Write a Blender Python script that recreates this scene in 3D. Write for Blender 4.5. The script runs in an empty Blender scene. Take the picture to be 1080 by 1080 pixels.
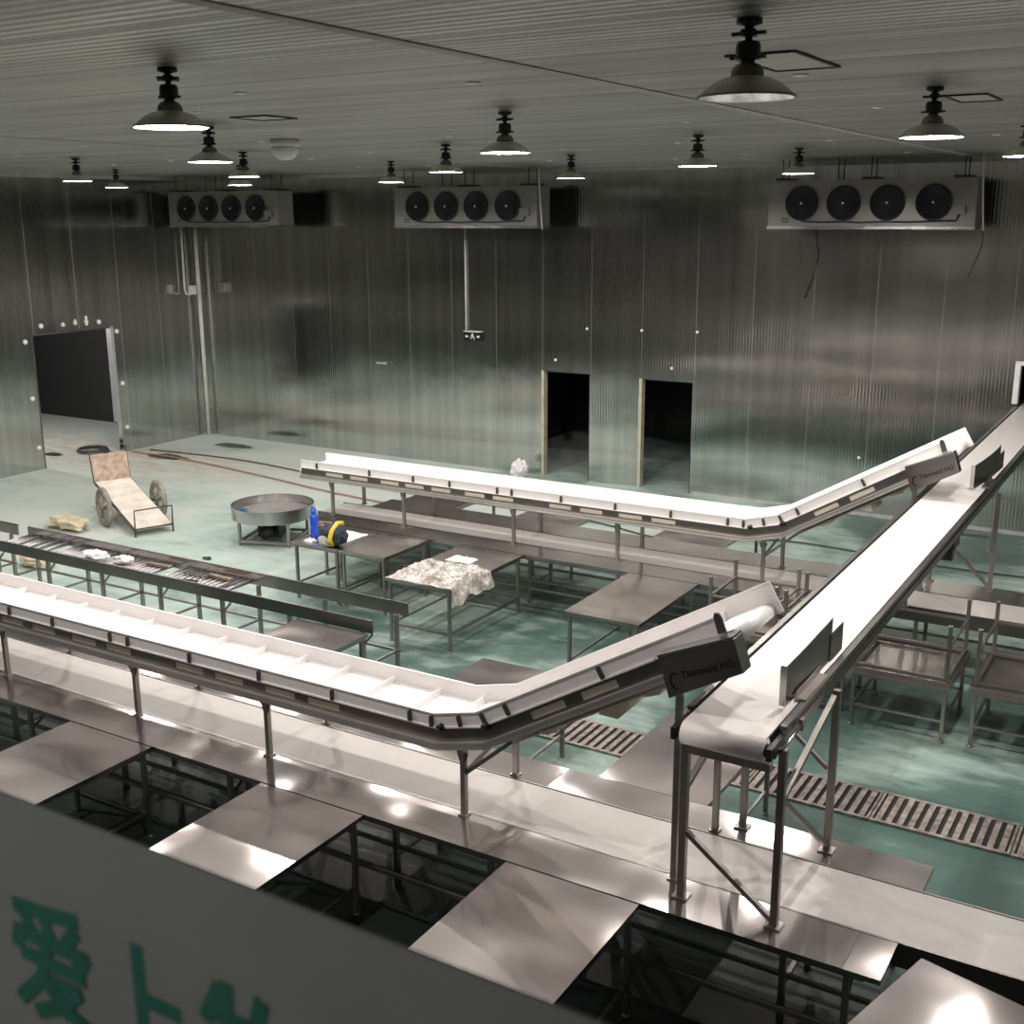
import bpy, bmesh, math, random
from mathutils import Vector, Matrix, noise
random.seed(7)
sc = bpy.context.scene
COL = sc.collection
PI = math.pi

# ------------------------------------------------------------------ mesh helpers
class MB:
    def __init__(s): s.v = []; s.f = []; s.sm = []
    def add(s, vs, fs, smooth=False):
        b = len(s.v); s.v += [tuple(v) for v in vs]
        for f in fs: s.f.append(tuple(i + b for i in f)); s.sm.append(smooth)
        return s
    def box(s, x0, x1, y0, y1, z0, z1):
        return s.add([(x0,y0,z0),(x1,y0,z0),(x1,y1,z0),(x0,y1,z0),(x0,y0,z1),(x1,y0,z1),(x1,y1,z1),(x0,y1,z1)],
              [(0,3,2,1),(4,5,6,7),(0,1,5,4),(1,2,6,5),(2,3,7,6),(3,0,4,7)])
    def bar(s, p, q, w, h=None):
        h = h or w; p = Vector(p); q = Vector(q); d = (q-p).normalized()
        a = Vector((0,0,1)) if abs(d.z) < .95 else Vector((1,0,0))
        r = d.cross(a).normalized(); u = r.cross(d).normalized()
        vs = [b + r*w/2*i + u*h/2*j for b in (p,q) for i,j in ((-1,-1),(1,-1),(1,1),(-1,1))]
        return s.add(vs, [(0,1,2,3),(7,6,5,4),(0,4,5,1),(1,5,6,2),(2,6,7,3),(3,7,4,0)])
    def tube(s, pts, r, n=8, cap=True):
        pts = [Vector(p) for p in pts]; rs = r if isinstance(r,(list,tuple)) else [r]*len(pts)
        vs = []; fs = []; pr = None
        for i,p in enumerate(pts):
            d = (pts[min(i+1,len(pts)-1)] - pts[max(i-1,0)]).normalized()
            if pr is None:
                a = Vector((0,0,1)) if abs(d.z) < .9 else Vector((1,0,0)); pr = d.cross(a).normalized()
            else:
                pr = (pr - d*pr.dot(d)).normalized()
            u = pr.cross(d)
            for k in range(n):
                t = 2*PI*k/n; vs.append(p + (pr*math.cos(t) + u*math.sin(t))*rs[i])
        for i in range(len(pts)-1):
            for k in range(n):
                a,b = i*n+k, i*n+(k+1)%n; fs.append((a,b,b+n,a+n))
        if cap: fs.append(tuple(range(n))[::-1]); fs.append(tuple(range((len(pts)-1)*n, len(pts)*n)))
        return s.add(vs, fs, True)
    def lathe(s, prof, n=28, c=(0,0,0), axis='z'):
        vs = []; fs = []
        for r,z in prof:
            for k in range(n):
                t = 2*PI*k/n; a,b = r*math.cos(t), r*math.sin(t)
                p = (a,b,z) if axis=='z' else ((a,z,b) if axis=='y' else (z,a,b))
                vs.append((p[0]+c[0],p[1]+c[1],p[2]+c[2]))
        for i in range(len(prof)-1):
            for k in range(n):
                a,b = i*n+k, i*n+(k+1)%n; fs.append((a,b,b+n,a+n))
        if prof[0][0] > 1e-5: fs.append(tuple(range(n))[::-1])
        if prof[-1][0] > 1e-5: fs.append(tuple(range((len(prof)-1)*n, len(prof)*n)))
        return s.add(vs, fs, True)
    def ring(s, prof, n=40, c=(0,0,0)):           # closed profile revolved about z
        vs = []; fs = []; m = len(prof)
        for r,z in prof:
            for k in range(n):
                t = 2*PI*k/n; vs.append((r*math.cos(t)+c[0], r*math.sin(t)+c[1], z+c[2]))
        for i in range(m):
            for k in range(n):
                a,b = i*n+k, i*n+(k+1)%n; j = (i+1)%m
                fs.append((a,b,j*n+(k+1)%n,j*n+k))
        return s.add(vs, fs, False)
    def prism(s, poly, y0, y1):                    # poly in (x,z), extruded along y
        n = len(poly); vs = [(x,y0,z) for x,z in poly] + [(x,y1,z) for x,z in poly]
        fs = [tuple(range(n)), tuple(range(n,2*n))[::-1]] + [(i,i+n,(i+1)%n+n,(i+1)%n) for i in range(n)]
        return s.add(vs, fs)
    def sweep(s, path, sec, smooth=False):         # path [(x,z)], closed section [(y,n)] offset along the mitred normal
        P = [Vector(p) for p in path]; N = []
        for i in range(len(P)):
            ds = []
            if i > 0: ds.append((P[i]-P[i-1]).normalized())
            if i < len(P)-1: ds.append((P[i+1]-P[i]).normalized())
            ns = [Vector((-d.y,d.x)) for d in ds]; n = sum(ns, Vector((0,0))).normalized()
            N.append(n / max(.5, n.dot(ns[0])))
        m = len(sec); vs = []; fs = []
        for p,n in zip(P,N):
            for y,o in sec: vs.append((p.x+n.x*o, y, p.y+n.y*o))
        for i in range(len(P)-1):
            for k in range(m):
                fs.append((i*m+k, i*m+(k+1)%m, (i+1)*m+(k+1)%m, (i+1)*m+k))
        fs.append(tuple(range(m))[::-1]); fs.append(tuple(range((len(P)-1)*m, len(P)*m)))
        return s.add(vs, fs, smooth)
    def build(s, name, mat, parent=None, local=False, bevel=0):
        me = bpy.data.meshes.new(name)
        off = Vector((0,0,0))
        if parent is not None and not local:
            off = Vector(parent['_o']) if '_o' in parent else Vector((0,0,0))
        me.from_pydata([tuple(Vector(v)-off) for v in s.v], [], s.f)
        for p,sm in zip(me.polygons, s.sm): p.use_smooth = sm
        bm = bmesh.new(); bm.from_mesh(me); bmesh.ops.recalc_face_normals(bm, faces=bm.faces); bm.to_mesh(me); bm.free()
        me.materials.append(mat)
        o = bpy.data.objects.new(name, me); COL.objects.link(o)
        if parent is not None:
            o.parent = parent
            o['_o'] = parent['_o'] if '_o' in parent else (0,0,0)
        else: o['_o'] = (0,0,0)
        if bevel:
            b = o.modifiers.new('bevel','BEVEL'); b.width = bevel; b.segments = 2; b.limit_method = 'ANGLE'
        return o

def thing(name, label, cat, loc=(0,0,0), rz=0, group=None):
    o = bpy.data.objects.new(name, None); COL.objects.link(o); o.empty_display_size = .1
    o.location = loc; o.rotation_euler = (0,0,rz); o['_o'] = tuple(loc)
    o['label'] = label; o['category'] = cat
    if group: o['group'] = group
    return o
def tag(o, label, cat, group=None):
    o['label'] = label; o['category'] = cat
    if group: o['group'] = group
    return o
def struct(o): o['kind'] = 'structure'; return o
def dup(root, loc, rz=0, label=None):
    r = root.copy(); COL.objects.link(r); r.location = loc; r.rotation_euler = (0,0,rz)
    if label: r['label'] = label
    for ch in list(root.children):
        c = ch.copy(); COL.objects.link(c); c.parent = r
        for g in list(ch.children):
            d = g.copy(); COL.objects.link(d); d.parent = c
    return r

# ------------------------------------------------------------------ materials
def new_mat(name):
    m = bpy.data.materials.new(name); m.use_nodes = True
    nt = m.node_tree; b = nt.nodes['Principled BSDF']
    return m, nt, b
def node(nt, t, **kw):
    n = nt.nodes.new(t)
    for k,v in kw.items():
        if k.startswith('i_'):
            n.inputs[int(k[2:]) if k[2:].isdigit() else k[2:]].default_value = v
        else: setattr(n, k, v)
    return n
def plain(name, col, rough=.5, metal=0, nscale=6, namt=.12, bump=0, bscale=20, spec=None):
    m, nt, b = new_mat(name); L = nt.links.new
    tc = node(nt,'ShaderNodeTexCoord')
    nz = node(nt,'ShaderNodeTexNoise', i_Scale=nscale, i_Detail=4.0)
    L(tc.outputs['Object'], nz.inputs['Vector'])
    rp = node(nt,'ShaderNodeValToRGB')
    c = Vector(col)
    rp.color_ramp.elements[0].position = .3; rp.color_ramp.elements[1].position = .7
    rp.color_ramp.elements[0].color = (*(c*(1-namt)),1); rp.color_ramp.elements[1].color = (*(c*(1+namt)),1)
    L(nz.outputs['Fac'], rp.inputs['Fac']); L(rp.outputs['Color'], b.inputs['Base Color'])
    b.inputs['Roughness'].default_value = rough; b.inputs['Metallic'].default_value = metal
    if spec is not None: b.inputs['Specular IOR Level'].default_value = spec
    if bump:
        n2 = node(nt,'ShaderNodeTexNoise', i_Scale=bscale, i_Detail=3.0)
        L(tc.outputs['Object'], n2.inputs['Vector'])
        bp = node(nt,'ShaderNodeBump', i_Strength=bump, i_Distance=.02)
        L(n2.outputs['Fac'], bp.inputs['Height']); L(bp.outputs['Normal'], b.inputs['Normal'])
    return m
def steel_sheet(name, base, r0, r1, wave, wscale, smudge=.25, lobe=0, lr=.45):
    m, nt, b = new_mat(name); L = nt.links.new
    tc = node(nt,'ShaderNodeTexCoord'); oi = node(nt,'ShaderNodeObjectInfo')
    vm = node(nt,'ShaderNodeVectorMath', operation='MULTIPLY_ADD')
    cb = node(nt,'ShaderNodeCombineXYZ'); 
    mu = node(nt,'ShaderNodeMath', operation='MULTIPLY', i_1=37.0); L(oi.outputs['Random'], mu.inputs[0])
    L(mu.outputs[0], cb.inputs[0]); L(mu.outputs[0], cb.inputs[2])
    L(tc.outputs['Object'], vm.inputs[0]); vm.inputs[1].default_value = (1,1,1); L(cb.outputs[0], vm.inputs[2])
    nz = node(nt,'ShaderNodeTexNoise', i_Scale=1.5, i_Detail=2.0); L(vm.outputs[0], nz.inputs['Vector'])
    mr = node(nt,'ShaderNodeMapRange', i_1=.3, i_2=.7, i_3=r0, i_4=r1); L(nz.outputs['Fac'], mr.inputs[0])
    L(mr.outputs[0], b.inputs['Roughness'])
    rp = node(nt,'ShaderNodeValToRGB'); c = Vector(base)
    rp.color_ramp.elements[0].position = .35; rp.color_ramp.elements[1].position = .65
    rp.color_ramp.elements[0].color = (*(c*(1-smudge)),1); rp.color_ramp.elements[1].color = (*c,1)
    n3 = node(nt,'ShaderNodeTexNoise', i_Scale=1.2, i_Detail=5.0); L(vm.outputs[0], n3.inputs['Vector'])
    L(n3.outputs['Fac'], rp.inputs['Fac']); L(rp.outputs['Color'], b.inputs['Base Color'])
    b.inputs['Metallic'].default_value = 1
    n2 = node(nt,'ShaderNodeTexNoise', i_Scale=wscale, i_Detail=1.0); L(vm.outputs[0], n2.inputs['Vector'])
    bp = node(nt,'ShaderNodeBump', i_Strength=1.0, i_Distance=wave)
    L(n2.outputs['Fac'], bp.inputs['Height']); L(bp.outputs['Normal'], b.inputs['Normal'])
    if lobe:                      # brushed scratches: a second, rougher lobe
        b2 = node(nt,'ShaderNodeBsdfPrincipled'); b2.inputs['Metallic'].default_value = 1; b2.inputs['Roughness'].default_value = lr
        L(rp.outputs['Color'], b2.inputs['Base Color']); L(bp.outputs['Normal'], b2.inputs['Normal'])
        ms = node(nt,'ShaderNodeMixShader', i_0=lobe); L(b.outputs[0], ms.inputs[1]); L(b2.outputs[0], ms.inputs[2])
        L(ms.outputs[0], nt.nodes['Material Output'].inputs['Surface'])
    return m
def emit(name, col, strength):
    m, nt, b = new_mat(name)
    b.inputs['Base Color'].default_value = (*col,1)
    b.inputs['Emission Color'].default_value = (*col,1); b.inputs['Emission Strength'].default_value = strength
    tc = node(nt,'ShaderNodeTexCoord'); nz = node(nt,'ShaderNodeTexNoise', i_Scale=5.0)
    nt.links.new(tc.outputs['Object'], nz.inputs['Vector'])
    mr = node(nt,'ShaderNodeMapRange', i_3=.4, i_4=.6); nt.links.new(nz.outputs['Fac'], mr.inputs[0])
    nt.links.new(mr.outputs[0], b.inputs['Roughness'])
    return m

M = {}
M['top'] = steel_sheet('table_steel', (.52,.475,.465), .11, .16, .065, 1.05, .12, .20, .40)
M['topdull'] = steel_sheet('dusty_steel', (.48,.44,.415), .09, .16, .016, 1.5, .15, .40, .42)
M['frame'] = steel_sheet('tube_steel', (.42,.395,.37), .36, .50, .004, 9)
M['dark'] = steel_sheet('panel_steel', (.27,.255,.24), .32, .45, .006, 2)
M['bright'] = steel_sheet('bright_steel', (.60,.59,.58), .2, .3, .006, 3)
M['rail'] = steel_sheet('rail_steel', (.72,.69,.66), .3, .45, .003, 4, .15, .5, .6)
M['discsteel'] = plain('worn_disc_steel', (.40,.385,.37), .4, .45, 4, .2)
M['roller'] = steel_sheet('roller_steel', (.46,.44,.46), .36, .5, .002, 5)
M['white'] = plain('white_plastic', (.83,.80,.79), .38, 0, 3, .03)
M['belt'] = plain('cream_belt', (.58,.545,.525), .45, 0, 2.5, .04)
M['beltw'] = plain('pale_belt', (.80,.765,.745), .42, 0, 2.5, .03)
M['troughbelt'] = plain('white_belt', (.88,.86,.86), .35, 0, 2.5, .02)
M['slot'] = plain('ivory_return_belt', (.62,.57,.47), .5, 0, 3, .08)
M['black'] = plain('black_rubber', (.018,.018,.02), .45)
M['blackm'] = plain('black_cast_iron', (.03,.03,.03), .4, .4)
M['clip'] = plain('brown_clip', (.10,.085,.08), .4, .5)
M['fan'] = plain('fan_grille', (.018,.019,.026), .5, .2)
M['coil'] = plain('dark_coil', (.02,.021,.024), .6)
M['cooler'] = plain('cooler_casing', (.25,.24,.23), .38, .35, 2, .08)
M['shade'] = plain('lamp_shade', (.60,.59,.50), .4, .4, 8, .15)
M['reflector'] = plain('lamp_reflector', (.30,.30,.29), .4, 0, 14, .5)
M['bulb'] = emit('lamp_bulb', (1,.95,.9), 45)
M['neck'] = plain('lamp_neck', (.2,.2,.18), .4, .6)
M['whitecap'] = plain('white_cap', (.8,.8,.78), .5)
M['conduit'] = plain('grey_conduit', (.62,.62,.58), .45)
M['sealant'] = plain('pale_sealant', (.42,.42,.40), .6)
M['jamb'] = plain('yellowed_jamb', (.46,.43,.33), .6, 0, 5, .2)
M['jambw'] = plain('pale_jamb', (.40,.41,.41), .45, .3)
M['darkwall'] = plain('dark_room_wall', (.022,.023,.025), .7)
M['grate'] = plain('worn_grate', (.30,.26,.235), .55, .4, 14, .5)
M['pit'] = plain('drain_pit', (.012,.014,.014), .8)
M['wood'] = plain('worn_plywood', (.44,.33,.26), .7, 0, 9, .35)
M['cartbed'] = plain('dusty_cart_bed', (.74,.67,.60), .7, 0, 5, .18)
M['tyre'] = plain('dusty_tyre', (.27,.26,.22), .85, 0, 9, .3)
M['rustmetal'] = plain('dark_steel_rod', (.07,.065,.06), .5, .6)
M['blue'] = plain('blue_bottle', (.02,.09,.62), .25)
M['yellow'] = plain('yellow_strap', (.75,.52,.05), .6)
M['navy'] = plain('navy_cloth', (.02,.035,.05), .75, 0, 12, .4)
M['paper'] = plain('white_paper', (.82,.80,.80), .7)
M['greycloth'] = plain('grey_mesh_cloth', (.5,.48,.47), .8, 0, 18, .3)
M['wicker'] = plain('brown_wicker', (.27,.22,.17), .8, 0, 30, .4, .6, 60)
M['hose'] = plain('orange_hose', (.33,.19,.13), .6)
M['hosedark'] = plain('black_hose', (.05,.055,.05), .5)
M['cardboard'] = plain('crumpled_paper', (.60,.52,.38), .8, 0, 6, .2)
M['puddle'] = plain('oily_patch', (.05,.065,.06), .3)
M['rustbits'] = plain('rusty_plate', (.26,.20,.15), .6, .5, 12, .4)
M['bluebit'] = plain('blue_plastic', (.04,.10,.24), .5)
M['sign'] = plain('sign_black', (.012,.014,.014), .3)
M['signw'] = plain('sign_mark', (.75,.78,.75), .5)
M['board'] = plain('grey_banner', (.150,.166,.158), .65, 0, 4, .06, .05, 90)
M['green'] = plain('green_lettering', (.008,.090,.068), .6, 0, 20, .12)
M['slab'] = plain('gallery_concrete', (.10,.10,.10), .8)
M['caption'] = plain('black_lettering', (.006,.006,.006), .5)
M['motor'] = plain('gear_motor', (.06,.06,.06), .45, .5, 20, .3)

def film_mat():
    m, nt, b = new_mat('clear_film'); L = nt.links.new
    tc = node(nt,'ShaderNodeTexCoord'); nz = node(nt,'ShaderNodeTexNoise', i_Scale=26.0, i_Detail=5.0)
    L(tc.outputs['Object'], nz.inputs['Vector'])
    b.inputs['Base Color'].default_value = (.74,.69,.655,1); b.inputs['Roughness'].default_value = .25
    mr = node(nt,'ShaderNodeMapRange', i_1=.42, i_2=.58, i_3=.62, i_4=1.0); L(nz.outputs['Fac'], mr.inputs[0])
    L(mr.outputs[0], b.inputs['Alpha'])
    rp = node(nt,'ShaderNodeValToRGB'); rp.color_ramp.elements[0].position = .4; rp.color_ramp.elements[1].position = .6
    rp.color_ramp.elements[0].color = (.42,.38,.34,1); rp.color_ramp.elements[1].color = (.80,.76,.73,1)
    n2 = node(nt,'ShaderNodeTexNoise', i_Scale=7.0, i_Detail=6.0); L(tc.outputs['Object'], n2.inputs['Vector'])
    L(n2.outputs['Fac'], rp.inputs['Fac']); L(rp.outputs['Color'], b.inputs['Base Color'])
    return m
M['film'] = film_mat()

def floor_mat():
    m, nt, b = new_mat('green_epoxy_floor'); L = nt.links.new
    tc = node(nt,'ShaderNodeTexCoord'); sx = node(nt,'ShaderNodeSeparateXYZ'); L(tc.outputs['Object'], sx.inputs[0])
    n1 = node(nt,'ShaderNodeTexNoise', i_Scale=.38, i_Detail=6.0, i_Roughness=.55, i_Distortion=.6); L(tc.outputs['Object'], n1.inputs['Vector'])
    mp = node(nt,'ShaderNodeMapping'); mp.inputs['Scale'].default_value = (1.1,3.4,1); mp.inputs['Rotation'].default_value = (0,0,.3)
    L(tc.outputs['Object'], mp.inputs['Vector'])
    n2 = node(nt,'ShaderNodeTexNoise', i_Scale=1.5, i_Detail=7.0, i_Roughness=.62); L(mp.outputs[0], n2.inputs['Vector'])
    # dusty towards the far left, cleaner and greener near the lines
    gx = node(nt,'ShaderNodeMapRange', i_1=-16.0, i_2=-5.0, i_3=.36, i_4=-.12); gx.clamp = True; L(sx.outputs[0], gx.inputs[0])
    gy = node(nt,'ShaderNodeMapRange', i_1=6.0, i_2=16.0, i_3=-.10, i_4=.16); gy.clamp = True; L(sx.outputs[1], gy.inputs[0])
    a1 = node(nt,'ShaderNodeMath', operation='ADD'); L(gx.outputs[0], a1.inputs[0]); L(gy.outputs[0], a1.inputs[1])
    a2 = node(nt,'ShaderNodeMath', operation='ADD'); n1c = node(nt,'ShaderNodeMath', operation='MULTIPLY_ADD', i_1=1.6, i_2=-.30); L(n1.outputs['Fac'], n1c.inputs[0]); L(a1.outputs[0], a2.inputs[0]); L(n1c.outputs[0], a2.inputs[1])
    m2 = node(nt,'ShaderNodeMath', operation='MULTIPLY_ADD', i_1=.45, i_2=-.22); L(n2.outputs['Fac'], m2.inputs[0])
    a3 = node(nt,'ShaderNodeMath', operation='ADD'); L(a2.outputs[0], a3.inputs[0]); L(m2.outputs[0], a3.inputs[1])
    rp = node(nt,'ShaderNodeValToRGB'); cr = rp.color_ramp
    cr.elements[0].position = .30; cr.elements[0].color = (.050,.098,.086,1)
    cr.elements[1].position = .95; cr.elements[1].color = (.56,.62,.58,1)
    e = cr.elements.new(.46); e.color = (.085,.155,.136,1)
    e = cr.elements.new(.52); e.color = (.175,.25,.226,1)
    e = cr.elements.new(.72); e.color = (.40,.515,.472,1)
    L(a3.outputs[0], rp.inputs['Fac'])
    # brown tracked dirt by the left doorway
    bx_ = node(nt,'ShaderNodeMapRange', i_1=-14.0, i_2=-18.5, i_3=0.0, i_4=1.0); L(sx.outputs[0], bx_.inputs[0])
    by_ = node(nt,'ShaderNodeMapRange', i_1=14.6, i_2=16.2, i_3=0.0, i_4=1.0); L(sx.outputs[1], by_.inputs[0])
    bz_ = node(nt,'ShaderNodeMapRange', i_1=18.3, i_2=17.2, i_3=0.0, i_4=1.0); L(sx.outputs[1], bz_.inputs[0])
    q1 = node(nt,'ShaderNodeMath', operation='MULTIPLY'); L(bx_.outputs[0], q1.inputs[0]); L(by_.outputs[0], q1.inputs[1])
    q2 = node(nt,'ShaderNodeMath', operation='MULTIPLY'); L(q1.outputs[0], q2.inputs[0]); L(bz_.outputs[0], q2.inputs[1])
    nr = node(nt,'ShaderNodeMapRange', i_1=.35, i_2=.62, i_3=0.0, i_4=.9); L(n2.outputs['Fac'], nr.inputs[0])
    q3 = node(nt,'ShaderNodeMath', operation='MULTIPLY'); L(q2.outputs[0], q3.inputs[0]); L(nr.outputs[0], q3.inputs[1])
    mx = node(nt,'ShaderNodeMix', data_type='RGBA'); L(q3.outputs[0], mx.inputs['Factor'])
    L(rp.outputs['Color'], mx.inputs['A']); mx.inputs['B'].default_value = (.47,.40,.34,1)
    floor_shade = node(nt,'ShaderNodeMapRange', i_1=6.4, i_2=8.4, i_3=.22, i_4=1.0); L(sx.outputs[1], floor_shade.inputs[0])  # shade under the front tables painted in: base colour darkens toward the camera
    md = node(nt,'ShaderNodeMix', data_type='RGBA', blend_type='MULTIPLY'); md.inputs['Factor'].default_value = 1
    L(mx.outputs['Result'], md.inputs['A']); L(floor_shade.outputs[0], md.inputs['B'])
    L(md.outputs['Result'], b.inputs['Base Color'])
    rr = node(nt,'ShaderNodeMapRange', i_1=.3, i_2=.8, i_3=.50, i_4=.75); L(a3.outputs[0], rr.inputs[0]); L(rr.outputs[0], b.inputs['Roughness'])
    bp = node(nt,'ShaderNodeBump', i_Strength=.15, i_Distance=.02); L(n2.outputs['Fac'], bp.inputs['Height']); L(bp.outputs['Normal'], b.inputs['Normal'])
    return m
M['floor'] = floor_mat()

def wall_mat(name, axis, base, r0, r1, pitch, offs, seam):
    """ribbed stainless cold-room panels: micro ribs along z, panel joints every `pitch`"""
    m, nt, b = new_mat(name); L = nt.links.new
    tc = node(nt,'ShaderNodeTexCoord'); sx = node(nt,'ShaderNodeSeparateXYZ'); L(tc.outputs['Object'], sx.inputs[0])
    mp = node(nt,'ShaderNodeMapping'); mp.inputs['Scale'].default_value = (3.2,3.2,.10); L(tc.outputs['Object'], mp.inputs['Vector'])
    n1 = node(nt,'ShaderNodeTexNoise', i_Scale=1.6, i_Detail=5.0); L(mp.outputs[0], n1.inputs['Vector'])
    n2 = node(nt,'ShaderNodeTexNoise', i_Scale=.55, i_Detail=4.0); L(tc.outputs['Object'], n2.inputs['Vector'])
    c = Vector(base)
    rp = node(nt,'ShaderNodeValToRGB'); rp.color_ramp.elements[0].position = .3; rp.color_ramp.elements[1].position = .7
    rp.color_ramp.elements[0].color = (*(c*.82),1); rp.color_ramp.elements[1].color = (*(c*1.08),1)
    L(n1.outputs['Fac'], rp.inputs['Fac'])
    # joints
    ad = node(nt,'ShaderNodeMath', operation='ADD', i_1=offs); L(sx.outputs[axis], ad.inputs[0])
    pp = node(nt,'ShaderNodeMath', operation='PINGPONG', i_1=pitch/2); L(ad.outputs[0], pp.inputs[0])
    lt = node(nt,'ShaderNodeMath', operation='LESS_THAN', i_1=.007); L(pp.outputs[0], lt.inputs[0])
    lv = node(nt,'ShaderNodeMath', operation='MULTIPLY', i_1=seam); L(lt.outputs[0], lv.inputs[0])
    mx = node(nt,'ShaderNodeMix', data_type='RGBA'); L(lv.outputs[0], mx.inputs['Factor']); L(rp.outputs['Color'], mx.inputs['A'])
    mx.inputs['B'].default_value = (.62,.63,.60,1)
    L(mx.outputs['Result'], b.inputs['Base Color'])
    im = node(nt,'ShaderNodeMath', operation='MULTIPLY_ADD', i_1=-.5*seam, i_2=1.0); L(lt.outputs[0], im.inputs[0]); L(im.outputs[0], b.inputs['Metallic'])
    rm = node(nt,'ShaderNodeMapRange', i_1=.3, i_2=.7, i_3=r0, i_4=r1); L(n2.outputs['Fac'], rm.inputs[0]); L(rm.outputs[0], b.inputs['Roughness'])
    # ribs + slight oil-canning of each panel
    wv = node(nt,'ShaderNodeMath', operation='MULTIPLY', i_1=2*PI/.055); L(sx.outputs[axis], wv.inputs[0])
    sn = node(nt,'ShaderNodeMath', operation='SINE'); L(wv.outputs[0], sn.inputs[0])
    h1 = node(nt,'ShaderNodeMath', operation='MULTIPLY', i_1=.0004); L(sn.outputs[0], h1.inputs[0])
    n4 = node(nt,'ShaderNodeTexNoise', i_Scale=1.3, i_Detail=2.0); L(tc.outputs['Object'], n4.inputs['Vector'])
    h2 = node(nt,'ShaderNodeMath', operation='MULTIPLY', i_1=.0045); L(n4.outputs['Fac'], h2.inputs[0])
    hs = node(nt,'ShaderNodeMath', operation='ADD'); L(h1.outputs[0], hs.inputs[0]); L(h2.outputs[0], hs.inputs[1])
    bp = node(nt,'ShaderNodeBump', i_Strength=1.0, i_Distance=1.0); L(hs.outputs[0], bp.inputs['Height']); L(bp.outputs['Normal'], b.inputs['Normal'])
    return m
M['wall_b'] = wall_mat('back_wall_panels', 0, (.585,.595,.57), .10, .15, 1.042, 18.43-1.042*.0, .34)
M['wall_l'] = wall_mat('left_wall_panels', 1, (.545,.56,.54), .11, .16, 1.09, -15.02+1.09*20, .55)
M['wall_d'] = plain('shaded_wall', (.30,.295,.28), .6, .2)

def ceil_mat():
    m, nt, b = new_mat('ribbed_ceiling'); L = nt.links.new
    tc = node(nt,'ShaderNodeTexCoord'); sx = node(nt,'ShaderNodeSeparateXYZ'); L(tc.outputs['Object'], sx.inputs[0])
    mp = node(nt,'ShaderNodeMapping'); mp.inputs['Scale'].default_value = (.25,2.2,1); L(tc.outputs['Object'], mp.inputs['Vector'])
    n1 = node(nt,'ShaderNodeTexNoise', i_Scale=1.4, i_Detail=6.0); L(mp.outputs[0], n1.inputs['Vector'])
    rp = node(nt,'ShaderNodeValToRGB'); rp.color_ramp.elements[0].position = .3; rp.color_ramp.elements[1].position = .7
    rp.color_ramp.elements[0].color = (.34,.335,.32,1); rp.color_ramp.elements[1].color = (.55,.54,.52,1)
    L(n1.outputs['Fac'], rp.inputs['Fac'])
    # rib lines along x every 95 mm, a wider joint every 0.95 m
    p1 = node(nt,'ShaderNodeMath', operation='PINGPONG', i_1=.0475); L(sx.outputs[1], p1.inputs[0])
    l1 = node(nt,'ShaderNodeMapRange', i_1=.004, i_2=.016, i_3=1.0, i_4=0.0); L(p1.outputs[0], l1.inputs[0])
    nl = node(nt,'ShaderNodeMapRange', i_1=.38, i_2=.62, i_3=.10, i_4=.9); L(n1.outputs['Fac'], nl.inputs[0])
    lm = node(nt,'ShaderNodeMath', operation='MULTIPLY'); L(l1.outputs[0], lm.inputs[0]); L(nl.outputs[0], lm.inputs[1])
    mx = node(nt,'ShaderNodeMix', data_type='RGBA'); L(lm.outputs[0], mx.inputs['Factor']); L(rp.outputs['Color'], mx.inputs['A'])
    mx.inputs['B'].default_value = (.75,.74,.70,1)
    p2 = node(nt,'ShaderNodeMath', operation='PINGPONG', i_1=.475); L(sx.outputs[1], p2.inputs[0])
    l2 = node(nt,'ShaderNodeMath', operation='LESS_THAN', i_1=.010); L(p2.outputs[0], l2.inputs[0])
    m3 = node(nt,'ShaderNodeMix', data_type='RGBA'); L(l2.outputs[0], m3.inputs['Factor']); L(mx.outputs['Result'], m3.inputs['A'])
    m3.inputs['B'].default_value = (.06,.06,.06,1)
    L(m3.outputs['Result'], b.inputs['Base Color'])
    b.inputs['Metallic'].default_value = .75; b.inputs['Roughness'].default_value = .36
    wv = node(nt,'ShaderNodeMath', operation='MULTIPLY', i_1=2*PI/.095); L(sx.outputs[1], wv.inputs[0])
    sn = node(nt,'ShaderNodeMath', operation='SINE'); L(wv.outputs[0], sn.inputs[0])
    h1 = node(nt,'ShaderNodeMath', operation='MULTIPLY', i_1=.0016); L(sn.outputs[0], h1.inputs[0])
    bp = node(nt,'ShaderNodeBump', i_Strength=1.0, i_Distance=1.0); L(h1.outputs[0], bp.inputs['Height']); L(bp.outputs['Normal'], b.inputs['Normal'])
    return m
M['ceil'] = ceil_mat()

# ------------------------------------------------------------------ room shell
XL, XR, YB, YF, ZC = -20.2, 7.5, 19.5, -3.0, 5.79
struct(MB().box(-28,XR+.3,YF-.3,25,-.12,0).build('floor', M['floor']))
struct(MB().box(XL-.2,XR+.3,YF-.3,YB+.2,ZC,ZC+.15).build('ceiling', M['ceil']))
w = MB()      # back wall with two doorways and the conveyor opening
for x0,x1,z0,z1 in ((XL-.12,-11.12,0,ZC),(-11.12,-10.11,2.06,ZC),(-10.11,-9.05,0,ZC),(-9.05,-8.03,2.04,ZC),(-8.03,-2.66,0,ZC),(-2.66,-1.5,0,1.80),(-2.66,-1.5,2.70,ZC),(-1.5,XR,0,ZC)):
    w.box(x0,x1,YB,YB+.12,z0,z1)
struct(w.build('wall_back', M['wall_b']))
w = MB()
for y0,y1,z0,z1 in ((YF,14.97,0,ZC),(14.97,16.98,2.71,ZC),(16.98,YB,0,ZC)):
    w.box(XL-.12,XL,y0,y1,z0,z1)
struct(w.build('wall_left', M['wall_l']))
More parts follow.
